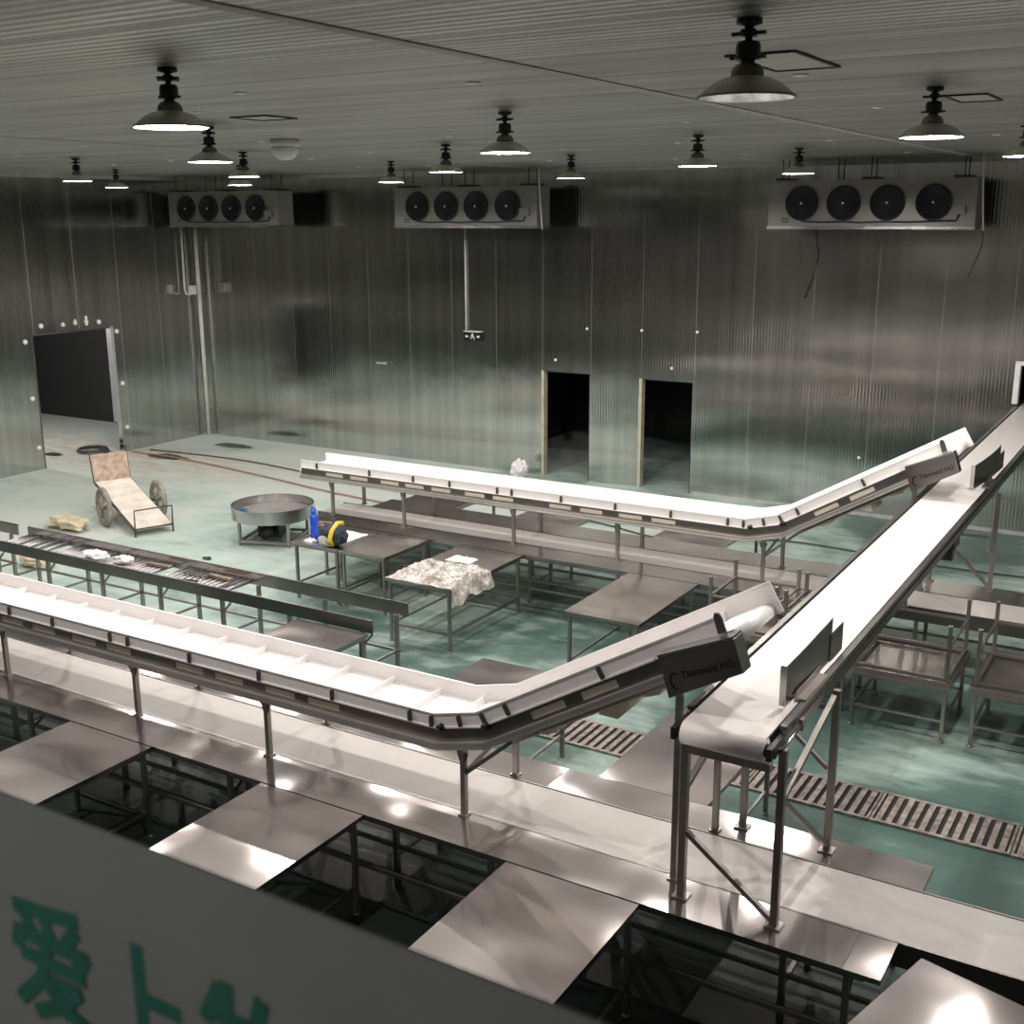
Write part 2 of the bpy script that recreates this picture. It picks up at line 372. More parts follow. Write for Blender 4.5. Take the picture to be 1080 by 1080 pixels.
struct(MB().box(XR,XR+.12,YF,YB,0,ZC).build('wall_right', M['wall_d']))
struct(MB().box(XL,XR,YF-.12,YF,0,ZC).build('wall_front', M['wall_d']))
# dark rooms beyond the openings
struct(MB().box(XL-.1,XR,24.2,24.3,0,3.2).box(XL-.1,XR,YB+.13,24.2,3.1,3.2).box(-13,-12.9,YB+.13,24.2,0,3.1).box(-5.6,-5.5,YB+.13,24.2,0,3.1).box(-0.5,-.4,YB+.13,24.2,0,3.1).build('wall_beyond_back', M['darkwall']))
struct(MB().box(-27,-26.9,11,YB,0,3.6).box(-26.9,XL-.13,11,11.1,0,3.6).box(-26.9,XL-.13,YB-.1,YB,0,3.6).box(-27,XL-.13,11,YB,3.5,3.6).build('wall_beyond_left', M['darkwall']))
# door linings
for i,(x0,x1,zt) in enumerate(((-11.12,-10.11,2.06),(-9.05,-8.03,2.04))):
    o = MB().box(x0-.035,x0+.02,YB-.012,YB+.13,0,zt).build('door_%d'%(i+1), M['jamb']); struct(o)
    MB().box(x0+.02,x1,YB+.0,YB+.12,zt-.015,zt).box(x1-.015,x1,YB,YB+.12,0,zt-.015).build('frame', M['black'], o)
    MB().box(x0-.05,x0-.036,YB-.03,YB,.93,1.02).build('door_latch', M['jamb'], o)
o = struct(MB().box(XL-.14,XL+.004,16.90,16.975,.66,2.71).build('door_3', M['jambw']))
MB().box(XL-.125,XL+.004,14.955,14.985,0,2.71).build('frame', M['dark'], o)
MB().box(XL-.125,XL+.004,14.985,16.90,2.68,2.71).build('frame', M['dark'], o)
struct(MB().box(-2.70,-2.62,YB-.03,YB+.13,2.08,2.74).box(-2.62,-1.5,YB-.03,YB+.13,2.68,2.74).build('trim_1', M['whitecap']))
# cove along the ceiling edges, ceiling joint strips
struct(MB().box(XL,XR,YB-.07,YB,ZC-.07,ZC).build('trim_2', M['sealant']))
struct(MB().box(XL,XL+.07,YF,YB-.07,ZC-.07,ZC).build('trim_3', M['sealant']))
struct(MB().box(-3.55,-3.46,YF,YB-.07,ZC-.008,ZC+.002).build('trim_4', M['sealant']))
struct(MB().box(-11.05,-10.98,YF,YB-.07,ZC-.008,ZC+.002).build('trim_5', M['sealant']))
# sealed skirting line at the foot of the back wall, right of the line
struct(MB().box(-7.95,XR,YB-.06,YB,0,.04).build('baseboard_back', M['sealant']))

# gallery the picture is taken from
struct(MB().box(XL+.1,XR-.1,YF,.86,3.15,3.30).build('floor_gallery', M['slab']))

# ------------------------------------------------------------------ banner on the gallery railing
bn = thing('railing_banner', 'grey banner board along the gallery railing with green Chinese lettering', 'banner', (-.5,.8,3.30))
MB().box(-2.4,.9,.80,.804,3.31,4.302).build('board', M['board'], bn)
MB().box(-2.4,.9,.806,.826,4.16,4.19).build('top_rail', M['frame'], bn)
for x in (-2.3,-1.0,.3): MB().box(x,x+.03,.827,.855,3.30,4.19).build('post', M['frame'], bn)
def text_mesh(name, body, size, mat, parent, mtx, offset=0.0, shear=0.0, extrude=.001):
    cu = bpy.data.curves.new(name, 'FONT'); cu.body = body; cu.size = size; cu.offset = offset; cu.shear = shear; cu.extrude = extrude
    cu.align_x = 'CENTER'
    t = bpy.data.objects.new(name, cu); COL.objects.link(t)
    bpy.context.view_layer.update()
    dg = bpy.context.evaluated_depsgraph_get()
    me = bpy.data.meshes.new_from_object(t.evaluated_get(dg))
    bpy.data.objects.remove(t); bpy.data.curves.remove(cu)
    me.transform(mtx); me.materials.clear(); me.materials.append(mat)
    o = bpy.data.objects.new(name, me); COL.objects.link(o); o.parent = parent; o['_o'] = parent['_o']
    return o
GLYPHS = {   # brush strokes of each character as polylines in a unit square
 'ai': [[(.86,1.0),(.50,.95),(.10,.92)],[(.20,.86),(.28,.74)],[(.46,.88),(.52,.74)],[(.84,.88),(.72,.74)],[(.06,.56),(.10,.68),(.94,.68),(.86,.56)],
        [(.16,.49),(.88,.49)],[(.46,.62),(.36,.32),(.05,.04)],[(.36,.32),(.80,.32),(.62,.14),(.28,-.02)],[(.42,.28),(.66,.10),(.98,0)]],
 'shang': [[(.48,1.0),(.48,.06)],[(.50,.58),(.88,.58)],[(.03,.04),(.97,.04)]],
 'mu': [[(.20,.97),(.06,.70)],[(.12,.76),(.46,.76)],[(.28,1.02),(.28,0)],[(.02,.38),(.48,.50)],[(.64,1.0),(.52,.62)],[(.62,.76),(1.02,.76)],[(.90,.74),(.80,.40),(.46,.02)],[(.58,.60),(.74,.28),(1.02,.02)]]}
for gl,x0 in (('ai',-1.245),('shang',-1.078),('mu',-.905)):
    g = MB(); lay = 0
    for st in GLYPHS[gl]:
        for (a,b),(c,d) in zip(st,st[1:]):
            lay += 1; yy = .7995-.0002*lay
            p = Vector((x0+a*.148,4.005+b*.155)); q = Vector((x0+c*.148,4.005+d*.155)); e = (q-p).normalized(); n = Vector((-e.y,e.x))*.0112; e = e*.008
            g.add([(v.x,yy,v.y) for v in (p-e-n,q+e-n,q+e+n,p-e+n)],[(0,1,2,3)])
    g.build('lettering', M['green'], bn)

# ------------------------------------------------------------------ incline trough conveyors
DIR = Vector((math.cos(math.radians(30.4)), math.sin(math.radians(30.4))))
def pt(x): return (x, 1.585 + (x+3.70)*math.tan(math.radians(30.4)))
PATH = [(-11.2,1.295),(-4.44,1.295),(-4.02,1.40),(-3.70,1.585)]
def path_to(x): return PATH + [pt(x)]
def path_z(x):
    P = path_to(-2.0)
    for (a,b),(c,d) in zip(P,P[1:]):
        if a <= x <= c: return b + (d-b)*(x-a)/(c-a)
    return P[-1][1]
def sub(x0, x1):
    P = path_to(-2.0); return [(x0,path_z(x0))] + [p for p in P if x0 < p[0] < x1] + [(x1,path_z(x1))]
YF0, YB0 = 6.28, 6.83
def make_trough(label):
    t = thing('trough_conveyor', label, 'conveyor', (-6.0,6.6,.8), 0, 'white trough conveyors rising to the cross belt')
    xe = -2.24
    MB().sweep(path_to(xe), [(YF0,.15),(YF0+.012,.15),(YF0+.012,.262),(YF0-.006,.262),(YF0-.006,.252),(YF0,.252)]).sweep(path_to(-2.7), [(YF0-.012,.148),(YF0,.148),(YF0,.160),(YF0-.012,.160)]).build('side_wall', M['white'], t)
    MB().sweep(path_to(-2.12), [(YB0,.06),(YB0+.012,.06),(YB0+.012,.272),(YB0-.004,.272),(YB0-.004,.262),(YB0,.262)]).build('side_wall', M['white'], t)
    # ridge gussets inside the far wall, cleats across the belt: one cleated belt
    b = MB(); b.sweep(path_to(-2.20), [(YF0+.014,.140),(YB0-.002,.140),(YB0-.002,.150),(YF0+.014,.150)])
    b.sweep(path_to(-2.20), [(YF0+.014,.052),(YB0-.002,.052),(YB0-.002,.060),(YF0+.014,.060)])
    ex,ez = pt(-2.20); nx,nz = -DIR.y, DIR.x
    for (xx,zz) in ((ex,ez),(-11.2,1.295)):
        n_ = (nx,nz) if xx > -5 else (0,1)
        b.lathe([(.049,YF0+.014),(.049,YB0-.002)], 20, (xx+n_[0]*.101,0,zz+n_[1]*.101), 'y')
    x = -11.0
    while x < -2.3:
        z = path_z(x); d = DIR if x > -3.7 else (Vector((.97,.243)) if x > -4.44 else Vector((1,0)))
        if x > -3.70: d = DIR
        n = Vector((-d.y,d.x)); p = Vector((x,z))
        a0 = p + n*.150 - d*.005; a1 = p + n*.150 + d*.005; a2 = p + n*.205 + d*.004; a3 = p + n*.205 - d*.004
        b.prism([(q.x,q.y) for q in (a0,a1,a2,a3)], YF0+.03, YB0-.03)
        x += .445 if x < -4.4 else .38
    b.build('cleated_belt', M['troughbelt'], t)
    # side panels: near one pierced by slots that show the belt's return run
    slots = []
    for s in (-10.75,-9.35,-7.08,-3.75):
        if s > -4: slots += [(-3.62,-3.36),(-3.24,-2.98)]
        else: slots += [(s,s+.32),(s+.44,s+.76),(s+.98,s+1.30),(s+1.42,s+1.74)]
    slots = [q for q in slots if q[0] > -11.1]; slots = sorted(set((round(a,2),round(c,2)) for a,c in slots))
    cl = []; 
    for a,c in slots:
        if not cl or a > cl[-1][1]+.05: cl.append((a,c))
    p = MB(); xs = -11.2
    y0,y1 = YF0-.004, YF0+.006
    p.sweep(path_to(-2.60), [(y0,.05),(y1,.05),(y1,.072),(y0,.072)]).sweep(path_to(-2.60), [(y0,.128),(y1,.128),(y1,.15),(y0,.15)])
    for a,c in cl + [(-2.60,None)]:
        p.sweep(sub(xs,a), [(y0,.072),(y1,.072),(y1,.128),(y0,.128)]); xs = c
    p.build('side_panel', M['dark'], t)
    MB().sweep(path_to(-2.60), [(YF0+.010,.062),(YF0+.0125,.062),(YF0+.0125,.138),(YF0+.010,.138)]).build('slot_backing', M['slot'], t)
    MB().sweep(path_to(-2.60), [(YB0+.014,.03),(YB0+.020,.03),(YB0+.020,.16),(YB0+.014,.16)]).build('side_panel', M['dark'], t)
    for ya,yb in ((YF0-.045,YF0+.006),(YB0+.006,YB0+.038)):
        s = 1 if ya < 6.5 else -1
        c = [(ya,0),(yb,0),(yb,.05),(ya,.05),(ya,.036),(ya+.012,.036),(ya+.012,.014),(ya,.014)] if s > 0 else [(ya,0),(yb,0),(yb,.05),(ya,.05)]
        MB().sweep(path_to(-2.62), c).build('rail', M['rail'], t)
    # sagging return run of the cleated belt below the incline
    rb = MB().sweep(sub(-3.95,-2.72), [(YF0+.05,-.045),(YB0-.05,-.045),(YB0-.05,-.035),(YF0+.05,-.035)])
    for k,x in enumerate((-3.55,-3.12,-2.80)):
        q = Vector((x,path_z(x))); n = Vector((-DIR.y,DIR.x))
        P = [q-n*.045-DIR*.10, q-n*.045+DIR*.02, q-n*(.075 if k != 1 else .13)-DIR*.0, q-n*.055-DIR*.12]
        rb.prism([(v.x,v.y) for v in P], YF0+.06, YB0-.06)
    rb.build('return_belt', M['slot'], t)
    # clips on the near wall
    for x in (-10.9,-9.95,-9.2,-8.60,-7.85,-7.63,-6.90,-6.14,-5.40,-4.68,-4.49,-4.20,-3.95,-3.76,-3.05):
        d = Vector((1,0)) if x < -4.44 else (Vector((.97,.243)) if x < -4.02 else (Vector((.866,.5)) if x < -3.7 else DIR))
        n = Vector((-d.y,d.x)); q = Vector((x,path_z(x)))
        P = [q+n*.162-d*.014, q+n*.162+d*.014, q+n*.235+d*.014, q+n*.247, q+n*.235-d*.014]
        MB().prism([(v.x,v.y) for v in P], YF0-.020, YF0-.001).build('clip', M['clip'], t)
    for x in (-4.40,-4.02):
        MB().lathe([(.026,YF0-.05),(.026,YF0-.013)], 12, (x,0,path_z(x)+.172), 'y').box(x-.03,x+.03,YF0-.04,YF0-.013,path_z(x)+.152,path_z(x)+.17).build('bearing', M['blackm'], t)
    # drive cover on the end, logo, tall strap
    poly = [(-2.70,2.375),(-2.62,2.127),(-2.16,2.384),(-2.225,2.585)]
    h = MB().prism(poly, 6.150, 6.262).build('drive_cover', M['dark'], t)
    e = MB().prism([(-2.225,2.585),(-2.16,2.384),(-2.156,2.386),(-2.221,2.588)], 6.146, 6.28).build('end_plate', M['bright'], h)
    MB().prism([(-2.70,2.375),(-2.225,2.585),(-2.232,2.600),(-2.707,2.390)], 6.146, 6.285).build('cover_lip', M['bright'], h)
    ang = math.atan2(2.585-2.375, -2.225+2.70)
    R = Matrix.Rotation(-ang,4,'Y') @ Matrix.Rotation(PI/2,4,'X')
    text_mesh('lettering', 'Tsanwald HG', .066, M['caption'], h, Matrix.Translation(Vector((-2.375,6.1485,2.345))-Vector(t['_o'])) @ R, .0012, .15)
    cr = MB(); n = 14
    vs = []; fs = []
    for i in range(n+1):
        a = PI*.25 + PI*1.25*i/n; wd = .016*math.sin(PI*i/n)+.001
        for rr in (.05-wd*.2,.05+wd):
            lx,lz = -.225+math.cos(a)*rr*.8, -.035+math.sin(a)*rr
            vs.append((-2.375+lx*math.cos(ang)-lz*math.sin(ang), 6.1485, 2.37+lx*math.sin(ang)+lz*math.cos(ang)))
        if i: fs.append((2*i-2,2*i-1,2*i+1,2*i))
    cr.add(vs,fs).build('logo', M['caption'], h)
    MB().prism([(-2.36,2.555),(-2.31,2.58),(-2.345,2.665),(-2.365,2.69),(-2.392,2.685),(-2.395,2.66)], YF0-.03, YF0-.014).build('strap', M['clip'], t)
    # legs on the worktops, cross members, braces
    for x,zt in ((-10.67,1.295),(-9.40,1.295),(-7.63,1.295),(-6.12,1.295),(-4.25,1.34),(-2.62,2.15)):
        for y in (6.32,7.036):
            MB().box(x-.02,x+.02,y-.02,y+.02,.812,zt-.04).box(x-.035,x+.035,y-.035,y+.035,.80,.812).build('leg', M['frame'], t)
        MB().box(x-.02,x+.02,6.27,7.06,zt-.04,zt-.002).build('cross_member', M['frame'], t)
        if x < -3: MB().prism([(x-.05,zt-.045),(x+.05,zt-.045),(x+.02,zt-.13),(x-.02,zt-.13)], 6.305,6.309).build('gusset', M['dark'], t)
    MB().bar((-4.25,6.33,1.12),(-3.86,6.33,1.46),.018,.03).build('brace', M['frame'], t)
    MB().bar((-4.25,6.33,1.12),(-4.25,7.02,1.26),.018,.03).build('brace', M['frame'], t)
    return t
tr = make_trough('white trough conveyor nearer the camera, black lettered cover on its raised end')
def deep_copy(root, dloc, label):
    r = root.copy(); COL.objects.link(r); r.location = Vector(root.location) + Vector(dloc); r['label'] = label
    for ch in list(root.children):
        c = ch.copy(); COL.objects.link(c); c.parent = r
        for g in list(ch.children):
            d = g.copy(); COL.objects.link(d); d.parent = c
    return r
deep_copy(tr, (0,6.285,0), 'white trough conveyor farther from the camera, standing before the two dark doorways')

# ------------------------------------------------------------------ low belt conveyors and worktops
def low_belt(label, y0, y1, x0, x1):
    t = thing('belt_conveyor', label, 'conveyor', ((x0+x1)/2,(y0+y1)/2,0), 0, 'low cream belts under the trough conveyors')
    b = MB().box(x0+.05,x1-.05,y0+.02,y1-.02,.785,.797).box(x0+.05,x1-.05,y0+.02,y1-.02,.655,.662)
    for x in (x0+.05,x1-.05): b.lathe([(.071,y0+.02),(.071,y1-.02)], 18, (x,0,.726), 'y')
    b.build('belt', M['belt'], t)
    for ya,yb in ((y0,y0+.016),(y1-.016,y1)):
        MB().box(x0,x1,ya,yb,.64,.802).build('side_frame', M['dark'], t)
    MB().box(x0+.2,x1-.2,y0+.02,y1-.02,.745,.775).build('slider_bed', M['dark'], t)
    n = int((x1-x0)/1.55)
    for i in range(n+1):
        x = x0+.3+(x1-x0-.6)*i/n
        for y in (y0+.03,y1-.03): MB().box(x-.02,x+.02,y-.02,y+.02,0,.64).build('leg', M['frame'], t)
        MB().box(x-.015,x+.015,y0+.05,y1-.05,.22,.25).build('stretcher', M['frame'], t)
    for y in (y0+.03,y1-.03): MB().box(x0+.3,x1-.3,y-.015,y+.015,.30,.33).build('side_rail', M['frame'], t)
    return t
low_belt('low cream belt conveyor running under the nearer white trough', 6.36, 6.995, -11.3, 6.0)
low_belt('low cream belt conveyor running under the farther white trough', 12.642, 13.255, -11.0, 6.0)

def sheet(mb, x0, x1, y0, y1, h, lip=.035, n=6):
    """folded sheet with a turned down edge"""
    nx = max(2,int((x1-x0)/.25)); ny = max(2,int((y1-y0)/.2))
    vs = [(x0+(x1-x0)*i/nx, y0+(y1-y0)*j/ny, h) for j in range(ny+1) for i in range(nx+1)]
    fs = [(j*(nx+1)+i, j*(nx+1)+i+1, (j+1)*(nx+1)+i+1, (j+1)*(nx+1)+i) for j in range(ny) for i in range(nx)]
    mb.add(vs,fs)
    t = .004
    mb.box(x0,x1,y0,y0+t,h-lip,h-.0005).box(x0,x1,y1-t,y1,h-lip,h-.0005).box(x0,x0+t,y0+t,y1-t,h-lip,h-.0005).box(x1-t,x1,y0+t,y1-t,h-lip,h-.0005)
    mb.box(x0+t,x1-t,y0+t,y1-t,h-.006,h-.002)
    return mb
def worktop(label, x0, x1, y0, y1, seams, mat='top', edge=None):
    t = thing('worktop', label, 'worktop', ((x0+x1)/2,(y0+y1)/2,0), 0, 'long steel worktops beside the low belts')
    xs = [x0]+seams+[x1]
    for a,b in zip(xs,xs[1:]):
        sheet(MB(), a+.001, b-.001, y0, y1, .80).build('steel_top', M[mat], t)
    n = max(1,int((x1-x0)/2.1)); yo = y0+.05 if edge != 'back' else y1-.05
    for i in range(n+1):
        x = x0+.2+(x1-x0-.4)*i/n
        MB().box(x-.018,x+.018,yo-.018,yo+.018,0,.765).build('leg', M['frame'], t)
        yi = (y1-.02) if edge != 'back' else (y0+.02)
        MB().bar((x,yo,.55),(x,yi,.75),.02).build('bracket', M['frame'], t)
    MB().box(x0+.2,x1-.2,yo-.012,yo+.012,.34,.37).build('stretcher', M['frame'], t)
    MB().box(x0+.1,x1-.1,yo-.015,yo+.015,.73,.76).build('edge_rail', M['frame'], t)
    return t
worktop('long steel worktop along the camera side of the nearer low belt', -11.3, -1.20, 5.95, 6.355, [-8.9,-6.45,-3.95,-1.42])
worktop('long steel worktop behind the nearer low belt, ending beside the floor grate', -11.3, -1.20, 7.0, 7.335, [-8.9,-6.45,-3.95], edge='back')
worktop('long dull steel worktop along the camera side of the farther low belt', -10.75, -3.45, 12.22, 12.638, [-8.45,-5.98], 'topdull')
worktop('long dull steel worktop behind the farther low belt, nearest the doorways', -10.5, 6.0, 13.26, 13.78, [-7.9,-5.3,-2.7,.3], 'topdull', edge='back')

# ------------------------------------------------------------------ tables
def make_table(label, x0, x1, y0, y1, h=.797, mat='top', name='steel_table', cat='table', group=None, stretch='H', rz=0, loc=None, legs=.035):
    w, d = x1-x0, y1-y0
    t = thing(name, label, cat, loc or ((x0+x1)/2,(y0+y1)/2,0), rz, group)
    sheet(MB(), -w/2, w/2, -d/2, d/2, h).build('tabletop', M[mat], t, local=True)
    f = MB(); a,b = w/2-.05, d/2-.05
    f.box(-a,a,-b-.015,-b+.015,h-.07,h-.036).box(-a,a,b-.015,b+.015,h-.07,h-.036).box(-a-.015,-a+.015,-b,b,h-.07,h-.036).box(a-.015,a+.015,-b,b,h-.07,h-.036)
    f.build('apron_frame', M['frame'], t, local=True)
    q = legs/2
    for sx_ in (-1,1):
        for sy in (-1,1):
            x,y = sx_*a, sy*b
            MB().box(x-q,x+q,y-q,y+q,.02,h-.036).lathe([(.012,0),(.026,.0),(.026,.012),(.012,.022)],10,(x,y,0)).build('leg', M['frame'], t, local=True)
    z = .21
    if stretch == 'H':
        for sx_ in (-1,1): MB().box(sx_*a-.012,sx_*a+.012,-b,b,z,z+.025).build('stretcher', M['frame'], t, local=True)
        MB().box(-a,a,-b-.012,-b+.012,z,z+.025).build('stretcher', M['frame'], t, local=True)
    elif stretch == 'box':
        for s in (-1,1):
            MB().box(s*a-.012,s*a+.012,-b,b,z,z+.025).build('stretcher', M['frame'], t, local=True)
            MB().box(-a,a,s*b-.012,s*b+.012,z,z+.025).build('stretcher', M['frame'], t, local=True)
    return t
G = 'steel tables butted against the nearer line'
make_table('shiny steel table by the nearer worktop, leftmost of those facing the camera', -8.05,-7.06,4.83,5.94, group=G)
make_table('shiny steel table by the nearer worktop, second from left on the camera side', -5.86,-4.88,4.83,5.94, group=G)
make_table('shiny steel table by the nearer worktop, large and right of centre above the banner', -3.67,-2.69,4.83,5.94, group=G)
make_table('steel table set askew at the bottom right corner of the picture', 0,.98,0,1.1, group=G, rz=math.radians(-15), loc=(-.72,5.63,0))
make_table('steel table behind the nearer trough, left, beside the end of the roller conveyor', -8.12,-7.17,7.345,8.93, group=G)
make_table('steel table behind the nearer trough, just left of its upward bend', -5.79,-4.83,7.345,8.98, group=G)
make_table('steel table behind the nearer line, under the conveyor end and beside the grate', -3.69,-2.80,7.345,8.9, group=G)
G = 'steel tables butted against the farther line'
make_table('small steel table with the blue bottle on it, left end of the farther line', -10.25,-9.46,11.22,12.21, mat='topdull', group=G)
make_table('bare steel table between the blue bottle table and the film covered one', -9.45,-8.70,11.22,12.21, mat='topdull', group=G)
make_table('steel table covered with crumpled clear plastic film', -8.20,-7.25,10.56,12.21, mat='topdull', group=G, stretch='box')
make_table('bare dusty steel table right of the film covered one, drips on its top', -5.78,-4.88,10.59,12.21, mat='topdull', group=G, stretch='box')
make_table('steel table behind the farther line, leftmost, below the trough end', -10.35,-9.36,13.79,15.0, mat='topdull', group=G)
make_table('steel table behind the farther line, second from left below the trough', -8.35,-7.38,13.79,15.3, mat='top', group=G)
make_table('steel table behind the farther line, third from left below the trough', -6.20,-5.2,13.79,15.3, mat='top', group=G)

# low stands with a second one turned upside down on top
def stand(label_lo, label_hi, x0, x1, y0, y1, h=.6):
    g = 'low steel stands stacked in pairs'
    lo = make_table(label_lo, x0,x1,y0,y1, h, 'topdull', 'low_stand', 'stand', g, 'box')
    hi = make_table(label_hi, x0,x1,y0,y1, h, 'topdull', 'low_stand', 'stand', g, 'box')
    hi.rotation_euler = (PI,0,0); hi.location = ((x0+x1)/2,(y0+y1)/2,2*h+.001)
stand('low steel stand on the floor at the far centre, left of the cross belt','upturned low stand with legs in the air, leftmost beyond the nearer trough end', -4.45,-3.62,11.33,12.18)
stand('low steel stand on the floor half hidden behind the cross belt','upturned low stand with legs in the air, half hidden behind the cross belt', -3.60,-2.86,11.27,12.08)
stand('low steel stand on the floor just right of the cross belt','upturned low stand with legs in the air, just right of the cross belt', -2.78,-1.81,11.0,12.02)
stand('low steel stand on the floor cut off by the right picture edge','upturned low stand with legs in the air, at the right picture edge', -1.65,-.70,11.05,12.1)

# ------------------------------------------------------------------ raised cross belt
XCB = lambda y: -2.225 - .0070*(y-6.1)
mc = thing('cross_belt_conveyor', 'high cream belt conveyor running from the foreground to the back wall', 'conveyor', (-2.25,6.1,.8))
rot = math.atan(.0070)
def mcp(mb):   # shear nothing: rotate the straight build about the roller end
    R = Matrix.Rotation(rot,3,'Z')
    mb.v = [tuple(R @ (Vector(v)-Vector((-2.225,6.1,0))) + Vector((-2.225,6.1,0))) for v in mb.v]; return mb
Y1 = 20.4
b = MB(); c = -2.225
b.box(c-.255,c+.255,6.06,Y1,2.040,2.052).box(c-.255,c+.255,6.06,Y1,1.905,1.912)
b.lathe([(.0735,c-.255),(.0735,c+.255)], 26, (0,6.06,1.9785), 'x')
mcp(b).build('belt', M['beltw'], mc)
for s in (-1,1):
    f = MB(); x = c+s*.285
    f.box(x-.02,x+.02,6.10,Y1,1.925,1.99)
    f.box(x-.028 if s<0 else x-.012, x+.012 if s<0 else x+.028, 6.25,Y1,2.035,2.062)
    f.box(x-.006,x+.006,6.25,Y1,1.99,2.035)
    mcp(f).build('side_frame', M['dark'], mc)
    f = MB().box(x-.016+s*.01,x+.016+s*.01,5.99,6.24,1.945,2.02).lathe([(.042,x-.03),(.042,x+.03)],14,(0,6.06,1.9785),'x')
    mcp(f).build('bearing_block', M['blackm'], mc)
    mcp(MB().tube([(x+s*.045,6.12,1.97),(x+s*.045,6.52,1.985)],.012,8).box(x+s*.03,x+s*.06,6.48,6.54,1.95,2.02)).build('tension_rod', M['bright'], mc)
mcp(MB().box(c-.26,c+.26,6.14,6.20,1.80,1.85)).build('cross_member', M['frame'], mc)
for y in (8.6,10.3,12.0,14.6,16.5,18.2): mcp(MB().box(c-.27,c+.27,y-.02,y+.02,1.88,1.904)).build('cross_member', M['frame'], mc)
mcp(MB().box(c-.2,c+.2,6.3,Y1-.2,1.985,2.036)).build('slider_bed', M['dark'], mc)
def post(x,y,z0,z1,w=.045):
    MB().box(x-w/2,x+w/2,y-w/2,y+w/2,z0+.012,z1).box(x-.05,x+.05,y-.05,y+.05,z0,z0+.012).build('leg', M['frame'], mc)
post(-2.50,6.16,.8,1.93); post(-1.89,6.15,.8,1.97); post(-2.47,7.18,.8,1.93); post(-1.87,7.17,.8,1.97)
def brace(p,q,w=.035): MB().bar(p,q,w,w*.9).build('brace', M['frame'], mc)
brace((-2.48,6.16,1.26),(-1.91,6.16,.83)); brace((-2.50,6.17,1.55),(-2.49,7.16,1.88)); brace((-1.89,6.17,1.63),(-1.88,7.15,.86)); brace((-1.89,6.17,1.63),(-1.88,7.15,1.93))
brace((-2.45,7.17,1.86),(-1.90,7.17,1.40),.028); MB().box(-2.50,-1.90,7.16,7.19,1.82,1.85).build('cross_member', M['frame'], mc)
# far stand on the farther worktops
post(-1.93,13.68,.8,1.93); post(-2.60,13.68,.8,1.93); post(-2.02,18.2,0,1.93); post(-2.60,18.2,0,1.93)
brace((-2.44,13.68,1.30),(-1.95,13.68,.84)); MB().box(-2.60,-1.93,13.665,13.695,1.40,1.43).build('cross_member', M['frame'], mc)
# gear motor below the belt
g = MB().box(-2.42,-2.14,12.45,12.75,1.55,1.86).lathe([(.09,12.15),(.095,12.2),(.095,12.45),(.06,12.45)],18,(-2.27,0,1.68),'y').build('gear_motor', M['motor'], mc)
MB().box(-2.36,-2.16,12.48,12.6,1.42,1.55).build('terminal_box', M['blackm'], g)
# deflector plates on the right rim
def deflector(y0, y1, curl):
    d = MB(); x = XCB(y0)+.225; n = 10
    xs = [(x - curl*(1-i/n)**2*.35 , y0+(y1-y0)*i/n) for i in range(n+1)]
    vs = []; fs = []
    for xx,y in xs: vs += [(xx,y,2.068),(xx,y,2.33+.04*(y-y0)/(y1-y0)),(xx+.006,y,2.33+.04*(y-y0)/(y1-y0)),(xx+.006,y,2.068)]
    for i in range(n):
        for k in range(4): fs.append((4*i+k,4*i+(k+1)%4,4*i+4+(k+1)%4,4*i+4+k))
    fs += [(0,1,2,3),(4*n+3,4*n+2,4*n+1,4*n)]
    d.add(vs,fs)
    p = d.build('guide_plate', M['dark'], mc)
    xe = XCB(y1)+.24
    MB().box(xe,xe+.006,y1-.05,y1+.24,2.07,2.27).build('wing_plate', M['dark'], p)
    MB().box(XCB(y0)+.21,XCB(y0)+.30,y0+.15,y0+.62,2.063,2.075).box(XCB(y0)+.236,XCB(y0)+.242,y0+.15,y0+.62,2.075,2.12).build('bracket', M['frame'], p)
    MB().box(xs[0][0]-.035,xs[0][0]+.006,y0-.004,y0+.002,2.068,2.33).build('front_fold', M['bright'], p)
deflector(6.52,7.42,.04); deflector(13.15,14.3,.22)

# ------------------------------------------------------------------ roller conveyor on the left
def roller_conv(label, x0, x1, xr0, xr1, g0, extra=False):
    y0,y1 = 9.05,9.68
    t = thing('roller_conveyor', label, 'conveyor', ((x0+x1)/2,(y0+y1)/2,0), 0, 'roller conveyors on the left')
    MB().box(x0,x1,y0,y0+.006,.755,.90).box(x0,x1,y0-.02,y0+.006,.895,.903).build('side_guard', M['dark'], t)
    MB().box(g0,x1,y1-.006,y1,.755,.90).box(g0,x1,y1-.006,y1+.02,.895,.903).build('side_guard', M['topdull'], t)
    i = 0; x = xr0; gap = (xr1-xr0)/ (int((xr1-xr0)/.085))
    while x < xr1-.01:
        if not (extra and random.random() < .10):
            MB().lathe([(.008,y0+.008),(.008,y0+.02),(.026,y0+.022),(.026,y1-.022),(.008,y1-.02),(.008,y1-.008)],12,(x,0,.79),'y').build('roller', M['roller'], t)
        x += gap
    xs = [x0+.25+ (x1-x0-.4)*k/max(1,round((x1-x0)/1.1)) for k in range(round((x1-x0)/1.1)+1)]
    for x in xs:
        for y in (y0+.02,y1-.02): MB().box(x-.02,x+.02,y-.02,y+.02,0,.755).build('leg', M['frame'], t)
        MB().box(x-.012,x+.012,y0+.03,y1-.03,.33,.355).build('stretcher', M['frame'], t)
        MB().bar((x+.02,y0+.02,.62),(x+.14,y0+.02,.75),.02).build('bracket', M['frame'], t)
    for y in (y0+.02,y1-.02): MB().box(x0+.2,x1-.1,y-.012,y+.012,.33,.355).build('side_rail', M['frame'], t)
    return t
roller_conv('long roller conveyor with steel side guards and scattered parts on its rollers', -13.66, -7.20, -13.5, -9.42, -13.58, True)
